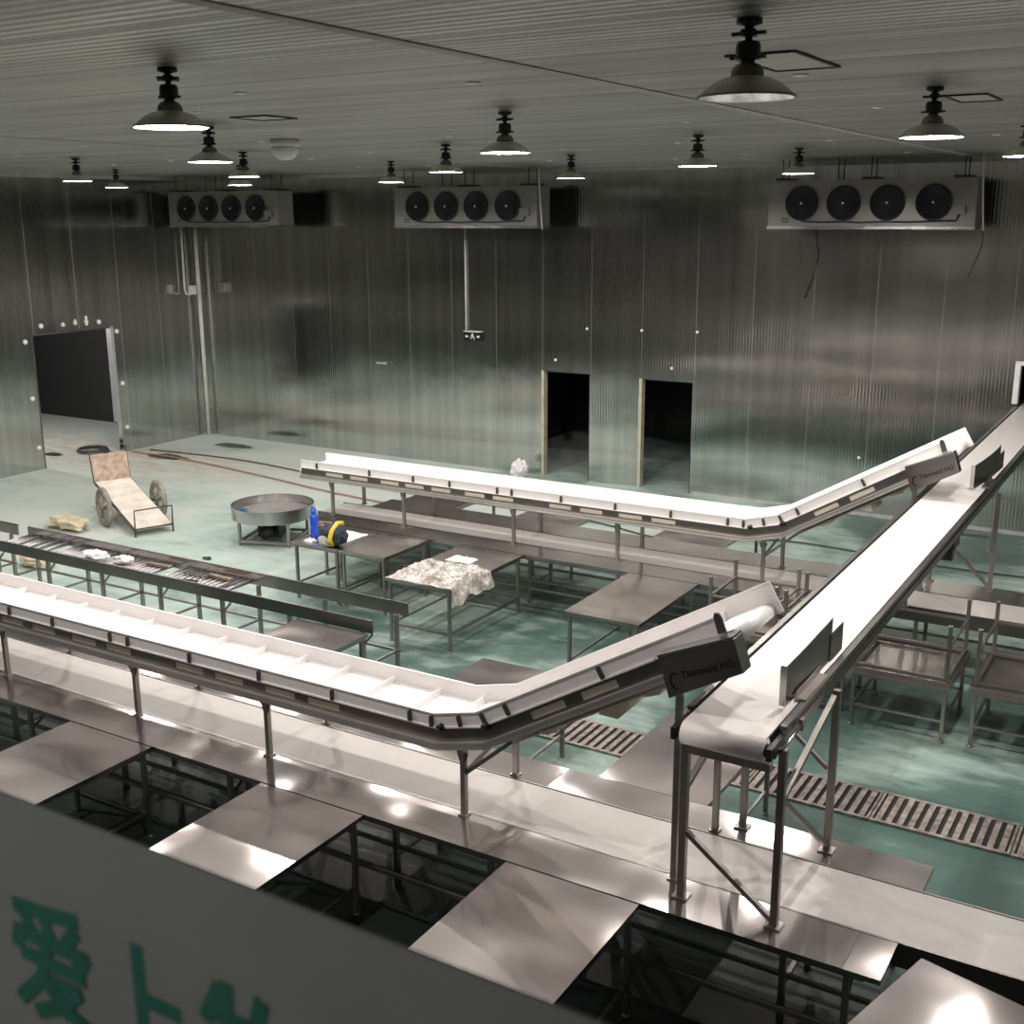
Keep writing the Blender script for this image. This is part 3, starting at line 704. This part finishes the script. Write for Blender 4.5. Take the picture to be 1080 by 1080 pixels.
roller_conv('short roller conveyor section cut off by the left picture edge', -16.6, -13.78, -16.5, -14.6, -16.6)

def blob(name, mat, c, size, seed, amp=.35, seg=3, squash=None, fs=2.2):
    bm = bmesh.new(); bmesh.ops.create_icosphere(bm, subdivisions=seg, radius=1)
    for v in bm.verts:
        d = 1 + amp*(noise.noise(v.co*fs+Vector((seed,seed*1.7,0))) + .5*noise.noise(v.co*fs*2.3+Vector((0,seed,seed))))
        v.co = Vector((v.co.x*size[0]*d, v.co.y*size[1]*d, v.co.z*size[2]*d))
    zmin = min(v.co.z for v in bm.verts)
    for v in bm.verts: v.co.z -= zmin
    me = bpy.data.meshes.new(name); bm.to_mesh(me); bm.free()
    me.materials.append(mat)
    o = bpy.data.objects.new(name, me); COL.objects.link(o); o.location = c; o['_o'] = (0,0,0)
    return o
tag(blob('plastic_bag', M['paper'], (-11.75,9.30,.818), (.20,.10,.05), 3), 'flat white plastic bag lying on the rollers of the long conveyor', 'bag')
tag(blob('plastic_bag', M['paper'], (-11.30,9.36,.818), (.13,.09,.05), 5), 'rounder white plastic bag beside the flat one on the rollers', 'bag')
for k,(x,y,l,rz,m,lab) in enumerate(((-10.85,9.50,.34,.08,'rustbits','rusty steel plate lying on the rollers near the two white bags'),(-10.15,9.45,.36,.02,'bright','bright loose steel bar lying mid way along the rollers'),(-9.85,9.52,.36,-.04,'rustbits','rusty steel plate at the right end of the rollers'),(-10.1,9.25,.28,.3,'bright','short bright steel bar slanted across the rollers'),(-9.55,9.3,.30,1.35,'bright','bright steel strip by the last roller'))):
    o = MB().box(-l/2,l/2,-.04 if m=='rustbits' else -.02,.05 if m=='rustbits' else .02,0,.012).box(-l/2,l/2,-.04,-.034,.012,.03).build('loose_plate' if m=='rustbits' else 'loose_bar', M[m]); o.location=(x,y,.817); o.rotation_euler=(0,0,rz)
    tag(o, lab, 'metal part')
tag(blob('paper_heap', M['cardboard'], (-15.85,12.05,0), (.42,.20,.10), 9, .5), 'tan crumpled paper heap on the floor beyond the roller conveyor', 'paper')
tag(blob('paper_heap', M['cardboard'], (-14.5,10.42,0), (.30,.16,.09), 12, .5), 'tan crumpled paper heap on the floor seen under the roller conveyor', 'paper')

# ------------------------------------------------------------------ hand cart
ct = thing('hand_cart', 'two wheeled hand cart with dusty bed and upright plywood board', 'cart', (-15.30,12.92,0), math.radians(-22))
def tilt(x): return .34 - .235*x         # bed height along the cart
b = MB(); b.add([(-.86,-.30,tilt(-.86)),(1.0,-.30,tilt(1.0)),(1.0,.30,tilt(1.0)),(-.86,.30,tilt(-.86)),(-.86,-.30,tilt(-.86)+.03),(1.0,-.30,tilt(1.0)+.03),(1.0,.30,tilt(1.0)+.03),(-.86,.30,tilt(-.86)+.03)],
   [(0,3,2,1),(4,5,6,7),(0,1,5,4),(1,2,6,5),(2,3,7,6),(3,0,4,7)])
b.build('bed', M['cartbed'], ct, local=True)
MB().add([(-.86,-.31,.50),(-.86,.31,.50),(-1.00,.31,1.02),(-1.00,-.31,1.02),(-.885,-.31,.49),(-.885,.31,.49),(-1.025,.31,1.01),(-1.025,-.31,1.01)],[(0,1,2,3),(7,6,5,4),(0,4,5,1),(1,5,6,2),(2,6,7,3),(3,7,4,0)]).build('back_board', M['wood'], ct, local=True)
for s in (-1,1):
    MB().tube([(1.0,s*.31,tilt(1)+.0),(-.9,s*.31,tilt(-.9)),(-1.02,s*.31,1.03),(-1.08,s*.34,1.10)],.016,8).build('side_tube', M['rustmetal'], ct, local=True)
    wv = MB(); y = s*.46
    prof = [(.26,-.035),(.30,-.045),(.325,-.025),(.33,0),(.325,.025),(.30,.045),(.26,.035)]
    n = 28; vs=[]; fs=[]
    for r,o_ in prof:
        for k in range(n):
            a = 2*PI*k/n; vs.append((r*math.cos(a), y+o_, .33+r*math.sin(a)))
    m_ = len(prof)
    for i in range(m_):
        for k in range(n):
            j=(i+1)%m_; fs.append((i*n+k,i*n+(k+1)%n,j*n+(k+1)%n,j*n+k))
    w_ = wv.add(vs,fs,True).build('wheel', M['tyre'], ct, local=True)
    sp = MB().lathe([(.05,y-.06),(.05,y+.06)],14,(0,0,.33),'y')
    for k in range(5):
        a = 2*PI*k/5+.3; sp.bar((.04*math.cos(a),y,.33+.04*math.sin(a)),(.265*math.cos(a),y,.33+.265*math.sin(a)),.05,.02)
    sp.build('spokes', M['tyre'], w_, local=True)
MB().tube([(0,-.52,.33),(0,.52,.33)],.018,8).build('axle', M['rustmetal'], ct, local=True)
fr = MB(); fr.tube([(1.0,-.31,0.0),(1.02,-.31,.44),(1.02,.31,.44),(1.0,.31,0.0)],.014,8); fr.tube([(1.01,-.31,.13),(1.01,.31,.13)],.012,8)
fr.build('front_rail', M['rustmetal'], ct, local=True)

# ------------------------------------------------------------------ rotary table
rt = thing('rotary_table', 'round steel collecting table on a low square frame near the hand cart', 'rotary table', (-12.47,13.28,0), math.radians(20))
MB().ring([(.64,.40),(.645,.40),(.645,.60),(.63,.60),(.63,.59),(.64,.59)],48).build('rim', M['bright'], rt, local=True)
MB().lathe([(0,.465),(.62,.465),(.638,.46),(.638,.40),(0,.40)],48).build('disc', M['discsteel'], rt, local=True)
for k in range(26):
    a = 2*PI*k/26+.05
for sx_ in (-1,1):
    for sy in (-1,1): MB().box(sx_*.40-.02,sx_*.40+.02,sy*.40-.02,sy*.40+.02,0,.40).build('leg', M['frame'], rt, local=True)
f = MB()
for s in (-1,1):
    for z in (.05,.36): f.box(-.40,.40,s*.40-.018,s*.40+.018,z,z+.04).box(s*.40-.018,s*.40+.018,-.38,.38,z,z+.04)
f.build('base_frame', M['frame'], rt, local=True)
MB().box(-.2,.15,-.17,.17,.09,.30).lathe([(.10,-.35),(.10,-.17)],16,(.0,0,.2),'y').build('motor', M['blackm'], rt, local=True)
tag(blob('blue_packet', M['bluebit'], (-12.92,13.05,.467), (.11,.06,.025), 4), 'dark blue crumpled packet lying in the round rotary table', 'packet')

# ------------------------------------------------------------------ things on the small table
bt = thing('water_bottle', 'tall blue water bottle on the small steel table', 'bottle', (-10.12,11.55,.797))
MB().lathe([(0,0),(.050,0),(.056,.01),(.056,.10),(.050,.13),(.056,.16),(.056,.27),(.040,.31),(.032,.32)],24).build('body', M['blue'], bt, local=True)
MB().lathe([(.036,.315),(.040,.32),(.040,.375),(.02,.385),(0,.385)],20).tube([(.03,0,.38),(.03,0,.41),(-.03,0,.41),(-.03,0,.38)],.008,6).build('cap', M['blue'], bt, local=True)
bg = thing('backpack', 'small dark bag with yellow band and pale pouch at the table edge', 'bag', (-9.60,11.34,.799))
o = blob('body', M['navy'], (0,0,0), (.20,.15,.15), 2, .25); o.parent = bg
o = blob('pouch', M['greycloth'], (-.07,-.10,.0), (.11,.07,.08), 6, .15); o.parent = bg
MB().tube([(.05,-.10,.04),(.05,-.16,.12),(.06,-.12,.23),(.06,.0,.31),(.06,.1,.29)],.032,8).build('band', M['yellow'], bg, local=True)
def crumple(name, x0,x1,y0,y1,z,amp,mat,seed,edge=.05,n=22,hang=None):
    vs=[];fs=[]
    for j in range(n+1):
        for i in range(n+1):
            u,v = i/n,j/n
            x = x0+(x1-x0)*u; y = y0+(y1-y0)*v
            x += edge*noise.noise(Vector((v*4,u*4,seed))); y += edge*noise.noise(Vector((u*4,v*4,seed+9)))
            h = amp*(.5+.7*noise.noise(Vector((u*5,v*5,seed))) + .55*abs(noise.noise(Vector((u*11,v*11,seed)))) + .35*abs(noise.noise(Vector((u*24,v*24,seed)))))
            h *= min(1, 5*min(u,1-u,v,1-v)+.12)
            zz = z+max(.002,h)
            if hang is not None and x > hang:
                e = x-hang; zz = z+.01 - e*.95; x = hang+.008+.03*abs(noise.noise(Vector((u*9,v*9,seed)))) + e*.28
            vs.append((x,y,zz))
    for j in range(n):
        for i in range(n):
            a=j*(n+1)+i; fs.append((a,a+1,a+n+2,a+n+1))
    return MB().add(vs,fs,False).build(name,mat)
tag(crumple('paper_towel', -9.92,-9.55,11.56,11.98,.799,.05,M['paper'],3,.05,12), 'crumpled white paper under the dark bag on the small table', 'paper')
tag(crumple('tissue', -10.10,-9.96,11.28,11.42,.799,.04,M['paper'],8,.03,8), 'small crumpled tissue at the foot of the blue bottle', 'tissue')
bk = thing('wicker_basket', 'small brown basket at the left corner of the small table', 'basket', (-10.12,11.36,.797))
bk.location = (-10.13,11.75,.797)
MB().ring([(.085,.0),(.11,.13),(.098,.13),(.075,.012)],20).lathe([(0,.0),(.08,.0),(.08,.012),(0,.012)],20).build('basket_body', M['wicker'], bk, local=True)
MB().tube([(.105*math.cos(a),.105*math.sin(a),.13) for a in [2*PI*k/20 for k in range(21)]],.012,6).build('rim', M['wicker'], bk, local=True)
# film
f = crumple('plastic_film', -8.19,-7.06,10.56,11.42,.80,.10,M['film'],5,.07,60,hang=-7.245)
tag(f, 'crumpled clear plastic film spread over a steel table and hanging off its edge', 'plastic film')
f2 = crumple('folded_sheet', -7.98,-7.62,11.52,11.74,.80,.04,M['paper'],14,.03,10)
tag(f2, 'small pale folded sheet behind the clear film on the table', 'sheet')

# ------------------------------------------------------------------ drain grates
for k,(x,lab) in enumerate(((-5.42,'rusty floor grate section seen under the nearer trough incline'),(-4.30,'floor grate section hidden mostly by the shiny table'),(-3.18,'floor grate section seen between the legs of the high conveyor'),(-2.06,'floor grate section right of the high conveyor, running off to the right'),(-.94,'floor grate section at the right edge of the picture'))):
    w_ = 1.11
    t = thing('drain_grate', lab, 'drain grate', (x+w_/2,9.46,0), 0, 'floor drain grates in a row')
    MB().box(x,x+w_,9.19,9.73,.001,.004).build('channel', M['pit'], t)
    g = MB().box(x,x+w_,9.18,9.215,.004,.022).box(x,x+w_,9.705,9.74,.004,.022).box(x,x+.02,9.215,9.705,.004,.020).box(x+w_-.02,x+w_,9.215,9.705,.004,.020)
    n = 12
    for i in range(n):
        xx = x+.02+(w_-.04)*(i+.5)/n; g.box(xx-.024,xx+.024,9.215,9.705,.006,.020)
    g.build('bars', M['grate'], t)

# ------------------------------------------------------------------ lamps
LAMPS = [(-5.20,4.9,'bright pendant lamp nearest the camera at upper left'),(-1.88,5.05,'large pendant lamp nearest the camera at upper right, beside the dark ceiling hatch'),
 (-1.83,8.42,'pendant lamp at right, above the right wall cooler'),(-5.18,8.45,'pendant lamp hanging above the middle wall cooler, to its right'),
 (-8.15,11.95,'pendant lamp hanging in front of the middle wall cooler, to its left'),(-8.30,8.27,'pendant lamp behind and below the upper left one'),
 (-11.2,11.75,'pendant lamp above the left wall cooler, upper of two'),(-14.4,15.0,'pendant lamp just above the left wall cooler, lower of two'),
 (-14.4,11.7,'small pendant lamp high above the left doorway'),(-17.3,14.9,'dim pendant lamp near the left back corner'),
 (-11.4,15.2,'small pendant lamp between the left and middle wall coolers'),(-8.22,15.2,'small pendant lamp right of the middle wall cooler'),
 (-5.02,12.1,'pendant lamp between the middle and right wall coolers'),(-4.95,15.3,'pendant lamp just above the left end of the right cooler'),
 (-1.72,11.8,'pendant lamp cut off by the right picture edge')]
def make_lamp(label):
    t = thing('pendant_lamp', label, 'lamp', (0,0,ZC), 0, 'round pendant lamps under the ceiling')
    MB().lathe([(.055,-.0005),(.055,-.02),(.02,-.03),(.016,-.05),(.016,-.10)][::-1],20).build('ceiling_mount', M['blackm'], t, local=True)
    MB().box(-.075,.075,-.010,.010,-.065,-.050).box(-.010,.010,-.075,.075,-.065,-.050).lathe([(.03,-.07),(.033,-.06),(.033,-.045),(.03,-.04)],14).build('bracket', M['blackm'], t, local=True)
    MB().lathe([(.03,-.165),(.055,-.16),(.058,-.15),(.052,-.145),(.052,-.105),(.045,-.09),(.016,-.085)],20).box(-.078,.078,-.012,.012,-.160,-.148).build('socket_box', M['blackm'], t, local=True)
    MB().lathe([(.072,-.232),(.068,-.205),(.055,-.185),(.03,-.175),(.028,-.165)],20).build('neck', M['neck'], t, local=True)
    prof = [(.072,-.230),(.105,-.238),(.145,-.258),(.180,-.285),(.208,-.311)]
    s = MB(); n = 36; vs=[]; fs=[]
    for r,z in prof:
        for k in range(n): a=2*PI*k/n; vs.append((r*math.cos(a),r*math.sin(a),z))
    for i in range(len(prof)-1):
        for k in range(n): a,b_=i*n+k,i*n+(k+1)%n; fs.append((a,b_,b_+n,a+n))
    s.add(vs,fs,True); sh = s.build('shade', M['shade'], t, local=True)
    s = MB(); s.add([(v[0]*.975,v[1]*.975,v[2]-.006) for v in vs],fs,False).build('reflector', M['reflector'], sh, local=True)
    MB().ring([(.2075,-.314),(.212,-.314),(.212,-.309),(.2075,-.309)],36).build('rim', M['neck'], sh, local=True)
    MB().lathe([(0,-.238),(.03,-.236),(.045,-.230),(.045,-.224)],16).build('bulb', M['bulb'], t, local=True)
    return t
lamp0 = make_lamp(LAMPS[0][2])
def point(x,y,e):
    L_ = bpy.data.lights.new('lamp_light','POINT'); L_.energy = e; L_.color = (1,.935,.87); L_.shadow_soft_size = .03
    o = bpy.data.objects.new('lamp_light', L_); COL.objects.link(o); o.location = (x,y,ZC-.272)
    return o
EN = 250
side = bpy.data.lights.new('side_room_fill','POINT'); side.energy = 320; side.color = (1,.94,.88); side.shadow_soft_size = .2  # unseen fill light added to brighten the floor beyond the left doorway
so = bpy.data.objects.new('side_room_fill', side); COL.objects.link(so); so.location = (-23.2,15.2,3.1)
GALLERY_FILL = 130  # power of the unseen lamp added over the gallery to light the banner
for i,(x,y,lab) in enumerate(LAMPS):
    r = lamp0 if i == 0 else dup(lamp0, (x,y,ZC), 0, lab)
    r.location = (x,y,ZC)
    point(x,y,EN*(.7 if y > 14 else (.01 if (x > -2.5 and y < 6) else 1)))
# lamps of the same grid outside the picture; gallery one added for banner light
for i,(x,y) in enumerate(((1.4,8.4),(1.4,11.8),(-8.3,4.9),(-11.4,4.9),(-12.2,7.4),(-14.6,8.3),(-2.2,-1.4))):
    dup(lamp0, (x,y,ZC), 0, 'pendant lamp of the ceiling grid hanging outside the picture, '+('right beyond the grates','right of the upturned stands','left above the tables','far left above the worktop','left above the rollers','far left by the roller section','added above the gallery as fill')[i])
    point(x,y,EN if y > 0 else GALLERY_FILL)

# ------------------------------------------------------------------ wall coolers
def make_cooler(label):
    t = thing('wall_cooler', label, 'cooler', (0,0,4.78), 0, 'four fan evaporator coolers hung before the back wall')
    w_,h_,d_ = 3.12,.69,.46
    MB().box(-w_/2,w_/2,0,.012,0,h_).box(-w_/2,-w_/2+.012,.012,d_,0,h_).box(w_/2-.012,w_/2,.012,d_,0,h_).box(-w_/2,w_/2,.012,d_,h_-.012,h_).build('casing', M['cooler'], t, local=True)
    MB().box(-w_/2-.01,w_/2+.01,-.02,d_+.02,-.045,-.002).build('drip_tray', M['bright'], t, local=True)
    MB().box(-w_/2+.02,w_/2-.02,d_-.06,d_+.012,.02,h_-.02).build('coil', M['coil'], t, local=True)
    for k,x in enumerate((-1.02,-.37,.29,.96)):
        c_ = (x,0,.345)
        f = MB().lathe([(.255,-.001),(.262,-.035),(.25,-.05),(.235,-.045),(.225,-.02),(0,-.018)],32,c_,'y').build('fan', M['fan'], t, local=True)
        g = MB()
        for rr in (.06,.10,.14,.18,.22): 
            g.tube([(x+rr*math.cos(a),-.052,.345+rr*math.sin(a)) for a in [2*PI*q/24 for q in range(25)]],.0035,4,False)
        for q in range(8):
            a = 2*PI*q/8; g.bar((x,-.052,.345),(x+.24*math.cos(a),-.050,.345+.24*math.sin(a)),.006)
        g.build('fan_guard', M['fan'], f, local=True)
        MB().lathe([(.018,-.065),(.018,-.05)],12,c_,'y').build('hub_cap', M['whitecap'], f, local=True)
    MB().box(1.22,1.42,-.05,-.001,.17,.30).build('junction_box', M['cooler'], t, local=True)
    MB().tube([(-1.02,-.02,.075),(-.7,-.025,.06),(-.37,-.02,.07),(-.1,-.025,.055),(.29,-.02,.07),(.6,-.025,.06),(.96,-.02,.075),(1.3,-.02,.085),(1.33,-.02,.17)],.014,6).build('cable', M['black'], t, local=True)
    lg = MB()
    for x in (-1.30,-1.235):
        n=14; vs=[];fs=[]
        for i in range(n+1):
            a = .6+ (2*PI-1.2)*i/n
            for rr in (.022,.036): vs.append((x+rr*math.cos(a),-.002,.09+rr*math.sin(a)))
            if i: fs.append((2*i-2,2*i-1,2*i+1,2*i))
        lg.add(vs,fs)
    lg.build('logo', M['caption'], t, local=True)
    for x in (-1.38,-.5,.0,1.35):
        for y in (.08,.38): MB().tube([(x,y,h_),(x,y,ZC-4.78)],.009,6).build('hanger_rod', M['blackm'], t, local=True)
    MB().box(-1.45,-1.25,-.03,.46,h_,h_+.035).box(-.1,.1,-.03,.46,h_,h_+.035).box(1.22,1.45,-.03,.46,h_,h_+.035).build('hanger_bracket', M['blackm'], t, local=True)
    return t
YC = 18.45
c0 = make_cooler('four fan wall cooler at left beside the room corner')
c0.location = (-18.28,YC,4.78)
dup(c0, (-12.22,YC,4.78), 0, 'four fan wall cooler in the middle of the back wall')
dup(c0, (-4.86,YC,4.78), 0, 'four fan wall cooler at right, brightest and largest')

# conduits, cables, sign
def pipe(name, label, cat, pts, r, mat, n=10):
    o = MB().tube(pts, r, n).build(name, M[mat]); tag(o, label, cat); return o
pipe('drain_pipe','grey drain pipe running down the left back corner to the floor','pipe',[(-20.05,19.36,4.78),(-20.05,19.36,0)],.045,'conduit')
pipe('conduit','thin pale conduit beside the drain pipe, ending at a small box','pipe',[(-20.1,19.0,4.74),(-20.12,19.0,3.36),(-20.08,19.0,3.27),(-19.96,19.0,3.27)],.022,'conduit')
o = MB().box(-19.95,-19.81,18.95,19.05,3.27,3.46).build('junction_box', M['conduit']); tag(o,'small pale junction box by the drain pipe in the corner','junction box')
pipe('vertical_conduit','straight pale conduit below the middle cooler leading to the exit sign','pipe',[(-12.86,19.47,4.76),(-12.86,19.47,2.74)],.018,'conduit')
sg = thing('exit_sign','small black exit sign with white arrows and running figure on the wall','sign',(-12.70,19.47,2.64))
MB().box(-.21,.21,-.03,.03,-.085,.085).build('sign_box', M['sign'], sg, local=True)
MB().box(-.21,.19,-.032,.028,.086,.104).build('top_edge', M['conduit'], sg, local=True)
p = MB(); yy=-.0315
def flat(poly): 
    n=len(poly); p.add([(x,yy,z) for x,z in poly],[tuple(range(n))])
flat([(-.175,0),(-.135,.03),(-.135,.012),(-.10,.012),(-.10,-.012),(-.135,-.012),(-.135,-.03)])
flat([(.175,0),(.135,.03),(.135,.012),(.10,.012),(.10,-.012),(.135,-.012),(.135,-.03)])
flat([(.0+.018*math.cos(a),.045+.018*math.sin(a)) for a in [2*PI*k/10 for k in range(10)]])
flat([(-.012,.028),(.014,.024),(.024,-.01),(-.002,-.012)]); flat([(-.012,.028),(-.045,.012),(-.05,-.012),(-.04,-.012),(-.034,.006),(-.008,.014)]); flat([(.014,.022),(.045,.0),(.04,-.008),(.012,.010)])
flat([(.022,-.008),(.052,-.032),(.048,-.062),(.036,-.06),(.038,-.036),(.008,-.014)]); flat([(.002,-.012),(-.02,-.04),(-.055,-.045),(-.055,-.034),(-.026,-.03),(-.008,-.008)])
p.build('pictogram', M['signw'], sg, local=True)
for (x,nm) in ((-10.55,'middle'),(-3.22,'right')):
    k = thing('power_lead','grey conduit and black lead hanging at the right end of the %s cooler'%nm,'cable',(x,18.3,ZC))
    MB().tube([(x-.02,18.35,ZC),(x+.0,18.35,5.4),(x+.06,18.35,4.72)],.014,6).build('conduit', M['conduit'], k)
    MB().tube([(x+.06,18.35,4.72),(x+.06,18.37,4.5),(x-.02,18.4,4.28),(x-.1,18.42,4.05)],.008,6).build('lead', M['black'], k)
pipe('loose_cable','black cable hanging on the wall below the left end of the right cooler','cable',[(-5.95,19.46,4.72),(-5.90,19.46,4.3),(-5.96,19.46,3.95),(-6.08,19.46,3.6)],.008,'black',6)

# white caps about the left doorway
for i,(y,z) in enumerate(((14.80,2.58),(15.20,2.86),(16.62,2.83),(17.06,2.60),(14.83,1.45),(17.10,1.48),(14.86,.45),(17.12,.52))):
    o = MB().lathe([(0,.045),(.025,.04),(.045,.02),(.05,0)][::-1],14,(0,0,0),'x').build('foam_plug', M['whitecap']); o.location=(XL+.001,y,z)
    tag(o,'round white foam cap on the wall around the left doorway','cap','white caps around the left doorway')
for i,(y,z,h) in enumerate(((15.72,2.84,.05),(16.02,2.86,.07),(16.30,2.86,.12))):
    o = MB().box(0,.02,-.02,.02,-h*.6,h).lathe([(.035,0),(.035,.03)],10,(0,0,0),'x').build('wall_anchor', M['whitecap']); o.location=(XL+.001,y,z)
    tag(o,'small white anchor stub above the left doorway','anchor','white stubs above the left doorway')
for x,z in ((-10.85,2.28),(-8.45,2.27),(-10.18,2.90),(-9.06,2.92),(-7.98,2.94),(-5.0,.98),(-3.9,1.05)):
    o = MB().lathe([(.022,-.02),(.03,0)],10,(0,0,0),'y').build('foam_plug', M['whitecap']); o.location=(x,YB-.001,z)
    tag(o,'tiny white cap on the back wall by the dark doorways','cap','white caps on the back wall')
o = MB().lathe([(.015,-.10),(.015,0)],8,(0,0,0),'y').box(-.13,.13,-.10,-.07,-.02,.02).build('wall_tap', M['jambw']); o.location=(-14.95,YB,1.98)
tag(o,'small steel pipe stub sticking out of the back wall','pipe stub')

# ceiling dots, hatches, dome
random.seed(3)
dots=[(x,y) for x in (-15.5,-13.6,-11.9,-9.7,-7.4,-6.2,-4.2,-2.7) for y in (6.6,10.1,13.3,16.6) if not (x<-12 and y<9)]
for x,y in dots:
    x+=random.uniform(-.5,.5); y+=random.uniform(-.6,.6)
    o = MB().lathe([(.05,0),(.048,-.006),(.03,-.012),(0,-.013)],12).build('ceiling_bolt_cap', M['whitecap']); o.location=(x,y,ZC-.001)  # each one is a small white bolt cap
    tag(o,'small white bolt cap dotted on the ribbed ceiling','cap','white bolt caps on the ceiling')
def hatch(label,x0,x1,y0,y1):
    t=thing('ceiling_hatch',label,'hatch',((x0+x1)/2,(y0+y1)/2,ZC))
    MB().box(x0,x1,y0,y0+.018,ZC-.012,ZC-.001).box(x0,x1,y1-.018,y1,ZC-.012,ZC-.001).box(x0,x0+.018,y0+.018,y1-.018,ZC-.012,ZC-.001).box(x1-.018,x1,y0+.018,y1-.018,ZC-.012,ZC-.001).build('frame',M['black'],t)
    MB().box(x0+.018,x1-.018,y0+.018,y1-.018,ZC-.005,ZC-.001).build('panel',M['shade'],t)
hatch('square ceiling hatch with dark edge right of the large pendant lamp',-2.40,-2.02,6.10,6.90)
hatch('ceiling hatch with dark edge at upper left by the white dome',-7.32,-6.93,7.55,7.95)
hatch('small ceiling hatch right of the right hand lamp',-1.9,-1.6,9.0,9.6)
dm = thing('ceiling_dome','white dome fitting under the ceiling, upper left','dome',(-9.05,10.15,ZC))
MB().lathe([(.0,-.001),(.16,-.001),(.165,-.06),(.15,-.075)][::-1],28).build('collar', M['whitecap'], dm, local=True)
MB().lathe([(.0,-.22),(.06,-.212),(.11,-.18),(.14,-.13),(.15,-.076)],28).build('bowl', M['whitecap'], dm, local=True)

# ------------------------------------------------------------------ floor odds and ends
def curvepts(ps, n=8):
    out=[]
    for i in range(len(ps)-1):
        p0=Vector(ps[max(i-1,0)]);p1=Vector(ps[i]);p2=Vector(ps[i+1]);p3=Vector(ps[min(i+2,len(ps)-1)])
        for k in range(n):
            t=k/n; out.append(.5*((2*p1)+(p2-p0)*t+(2*p0-5*p1+4*p2-p3)*t*t+(3*p1-p0-3*p2+p3)*t**3))
    out.append(Vector(ps[-1])); return out
pipe('hose','rusty orange hose lying across the pale floor by the back corner','hose',curvepts([(-20.0,17.0,.03),(-18.15,16.95,.03),(-15.65,16.55,.03),(-13.82,16.2,.03),(-12.2,16.0,.03)]),.016,'hose',8)
pipe('black_hose','black hose on the floor between the farther line and the back wall','hose',curvepts([(-19.8,17.35,.025),(-17.0,17.5,.025),(-13.0,16.9,.025),(-9.0,16.8,.025),(-7.01,16.35,.025),(-5.4,17.2,.025),(-3.0,17.0,.025),(-.5,17.2,.025)]),.014,'hosedark',8)
pipe('hose_coil','dark coiled hose lying in the left doorway','hose',[(-20.75+ (.36-.002*k)*math.cos(k*.35), 16.6+.30*math.sin(k*.35), .03+.0012*k) for k in range(50)],.024,'hosedark',8)
def patch(name,label,cx,cy,rx,ry,seed,mat):
    n=26; vs=[(cx,cy,.004)]
    for k in range(n):
        a=2*PI*k/n; d=1+.35*noise.noise(Vector((math.cos(a)*1.5,math.sin(a)*1.5,seed)))
        vs.append((cx+rx*d*math.cos(a),cy+ry*d*math.sin(a),.004))
    o=MB().add(vs,[(0,1+k,1+(k+1)%n) for k in range(n)]).build(name,M[mat]); tag(o,label,'patch'); return o
patch('oil_patch','dark wet patch on the floor between cart and doorway',-18.95,17.05,.55,.22,2,'puddle')
patch('oil_patch','dark wet patch on the floor by the back corner',-18.6,18.65,.55,.20,5,'puddle')
patch('oil_patch','small dark stain on the floor inside the left doorway',-21.3,16.0,.28,.14,8,'puddle')
tag(blob('plastic_bundle', M['paper'], (-11.35,19.0,0), (.17,.13,.17), 21, .6, 3), 'white crumpled plastic bundle on the floor beside the left dark doorway', 'bundle')
tag(blob('floor_scrap', M['rustmetal'], (-12.6,11.95,0), (.09,.05,.02), 23, .4, 2), 'tiny dark scrap on the floor in front of the rotary table', 'scrap')

# ------------------------------------------------------------------ world, camera, view
wd = bpy.data.worlds.new('world'); sc.world = wd; wd.use_nodes = True
wd.node_tree.nodes['Background'].inputs[0].default_value = (.5,.55,.6,1); wd.node_tree.nodes['Background'].inputs[1].default_value = .006
yaw, pit, rol = (math.radians(a) for a in (-31.268,14.367,-.287))
f = Vector((math.sin(yaw)*math.cos(pit), math.cos(yaw)*math.cos(pit), -math.sin(pit)))
r = f.cross(Vector((0,0,1))).normalized(); u = r.cross(f)
r2 = r*math.cos(rol)+u*math.sin(rol); u2 = -r*math.sin(rol)+u*math.cos(rol)
cam = bpy.data.cameras.new('camera'); co = bpy.data.objects.new('camera', cam); COL.objects.link(co)
co.matrix_world = Matrix(((r2.x,u2.x,-f.x,0),(r2.y,u2.y,-f.y,0),(r2.z,u2.z,-f.z,5.0),(0,0,0,1)))
cam.sensor_width = 36; cam.sensor_fit = 'HORIZONTAL'; cam.lens = 36*1230.9/1080; cam.clip_start = .05; cam.clip_end = 100
cam.dof.use_dof = True; cam.dof.focus_distance = 11; cam.dof.aperture_fstop = 4.5
sc.camera = co
for o in list(bpy.data.objects):
    if '_o' in o: del o['_o']
sc.view_settings.view_transform = 'Standard'
try: sc.view_settings.look = 'None'
except Exception: pass
sc.view_settings.exposure = 0.0
sc.cycles.use_denoising = True
sc.cycles.max_bounces = 8; sc.cycles.glossy_bounces = 5; sc.cycles.diffuse_bounces = 4
sc.cycles.sample_clamp_indirect = 6
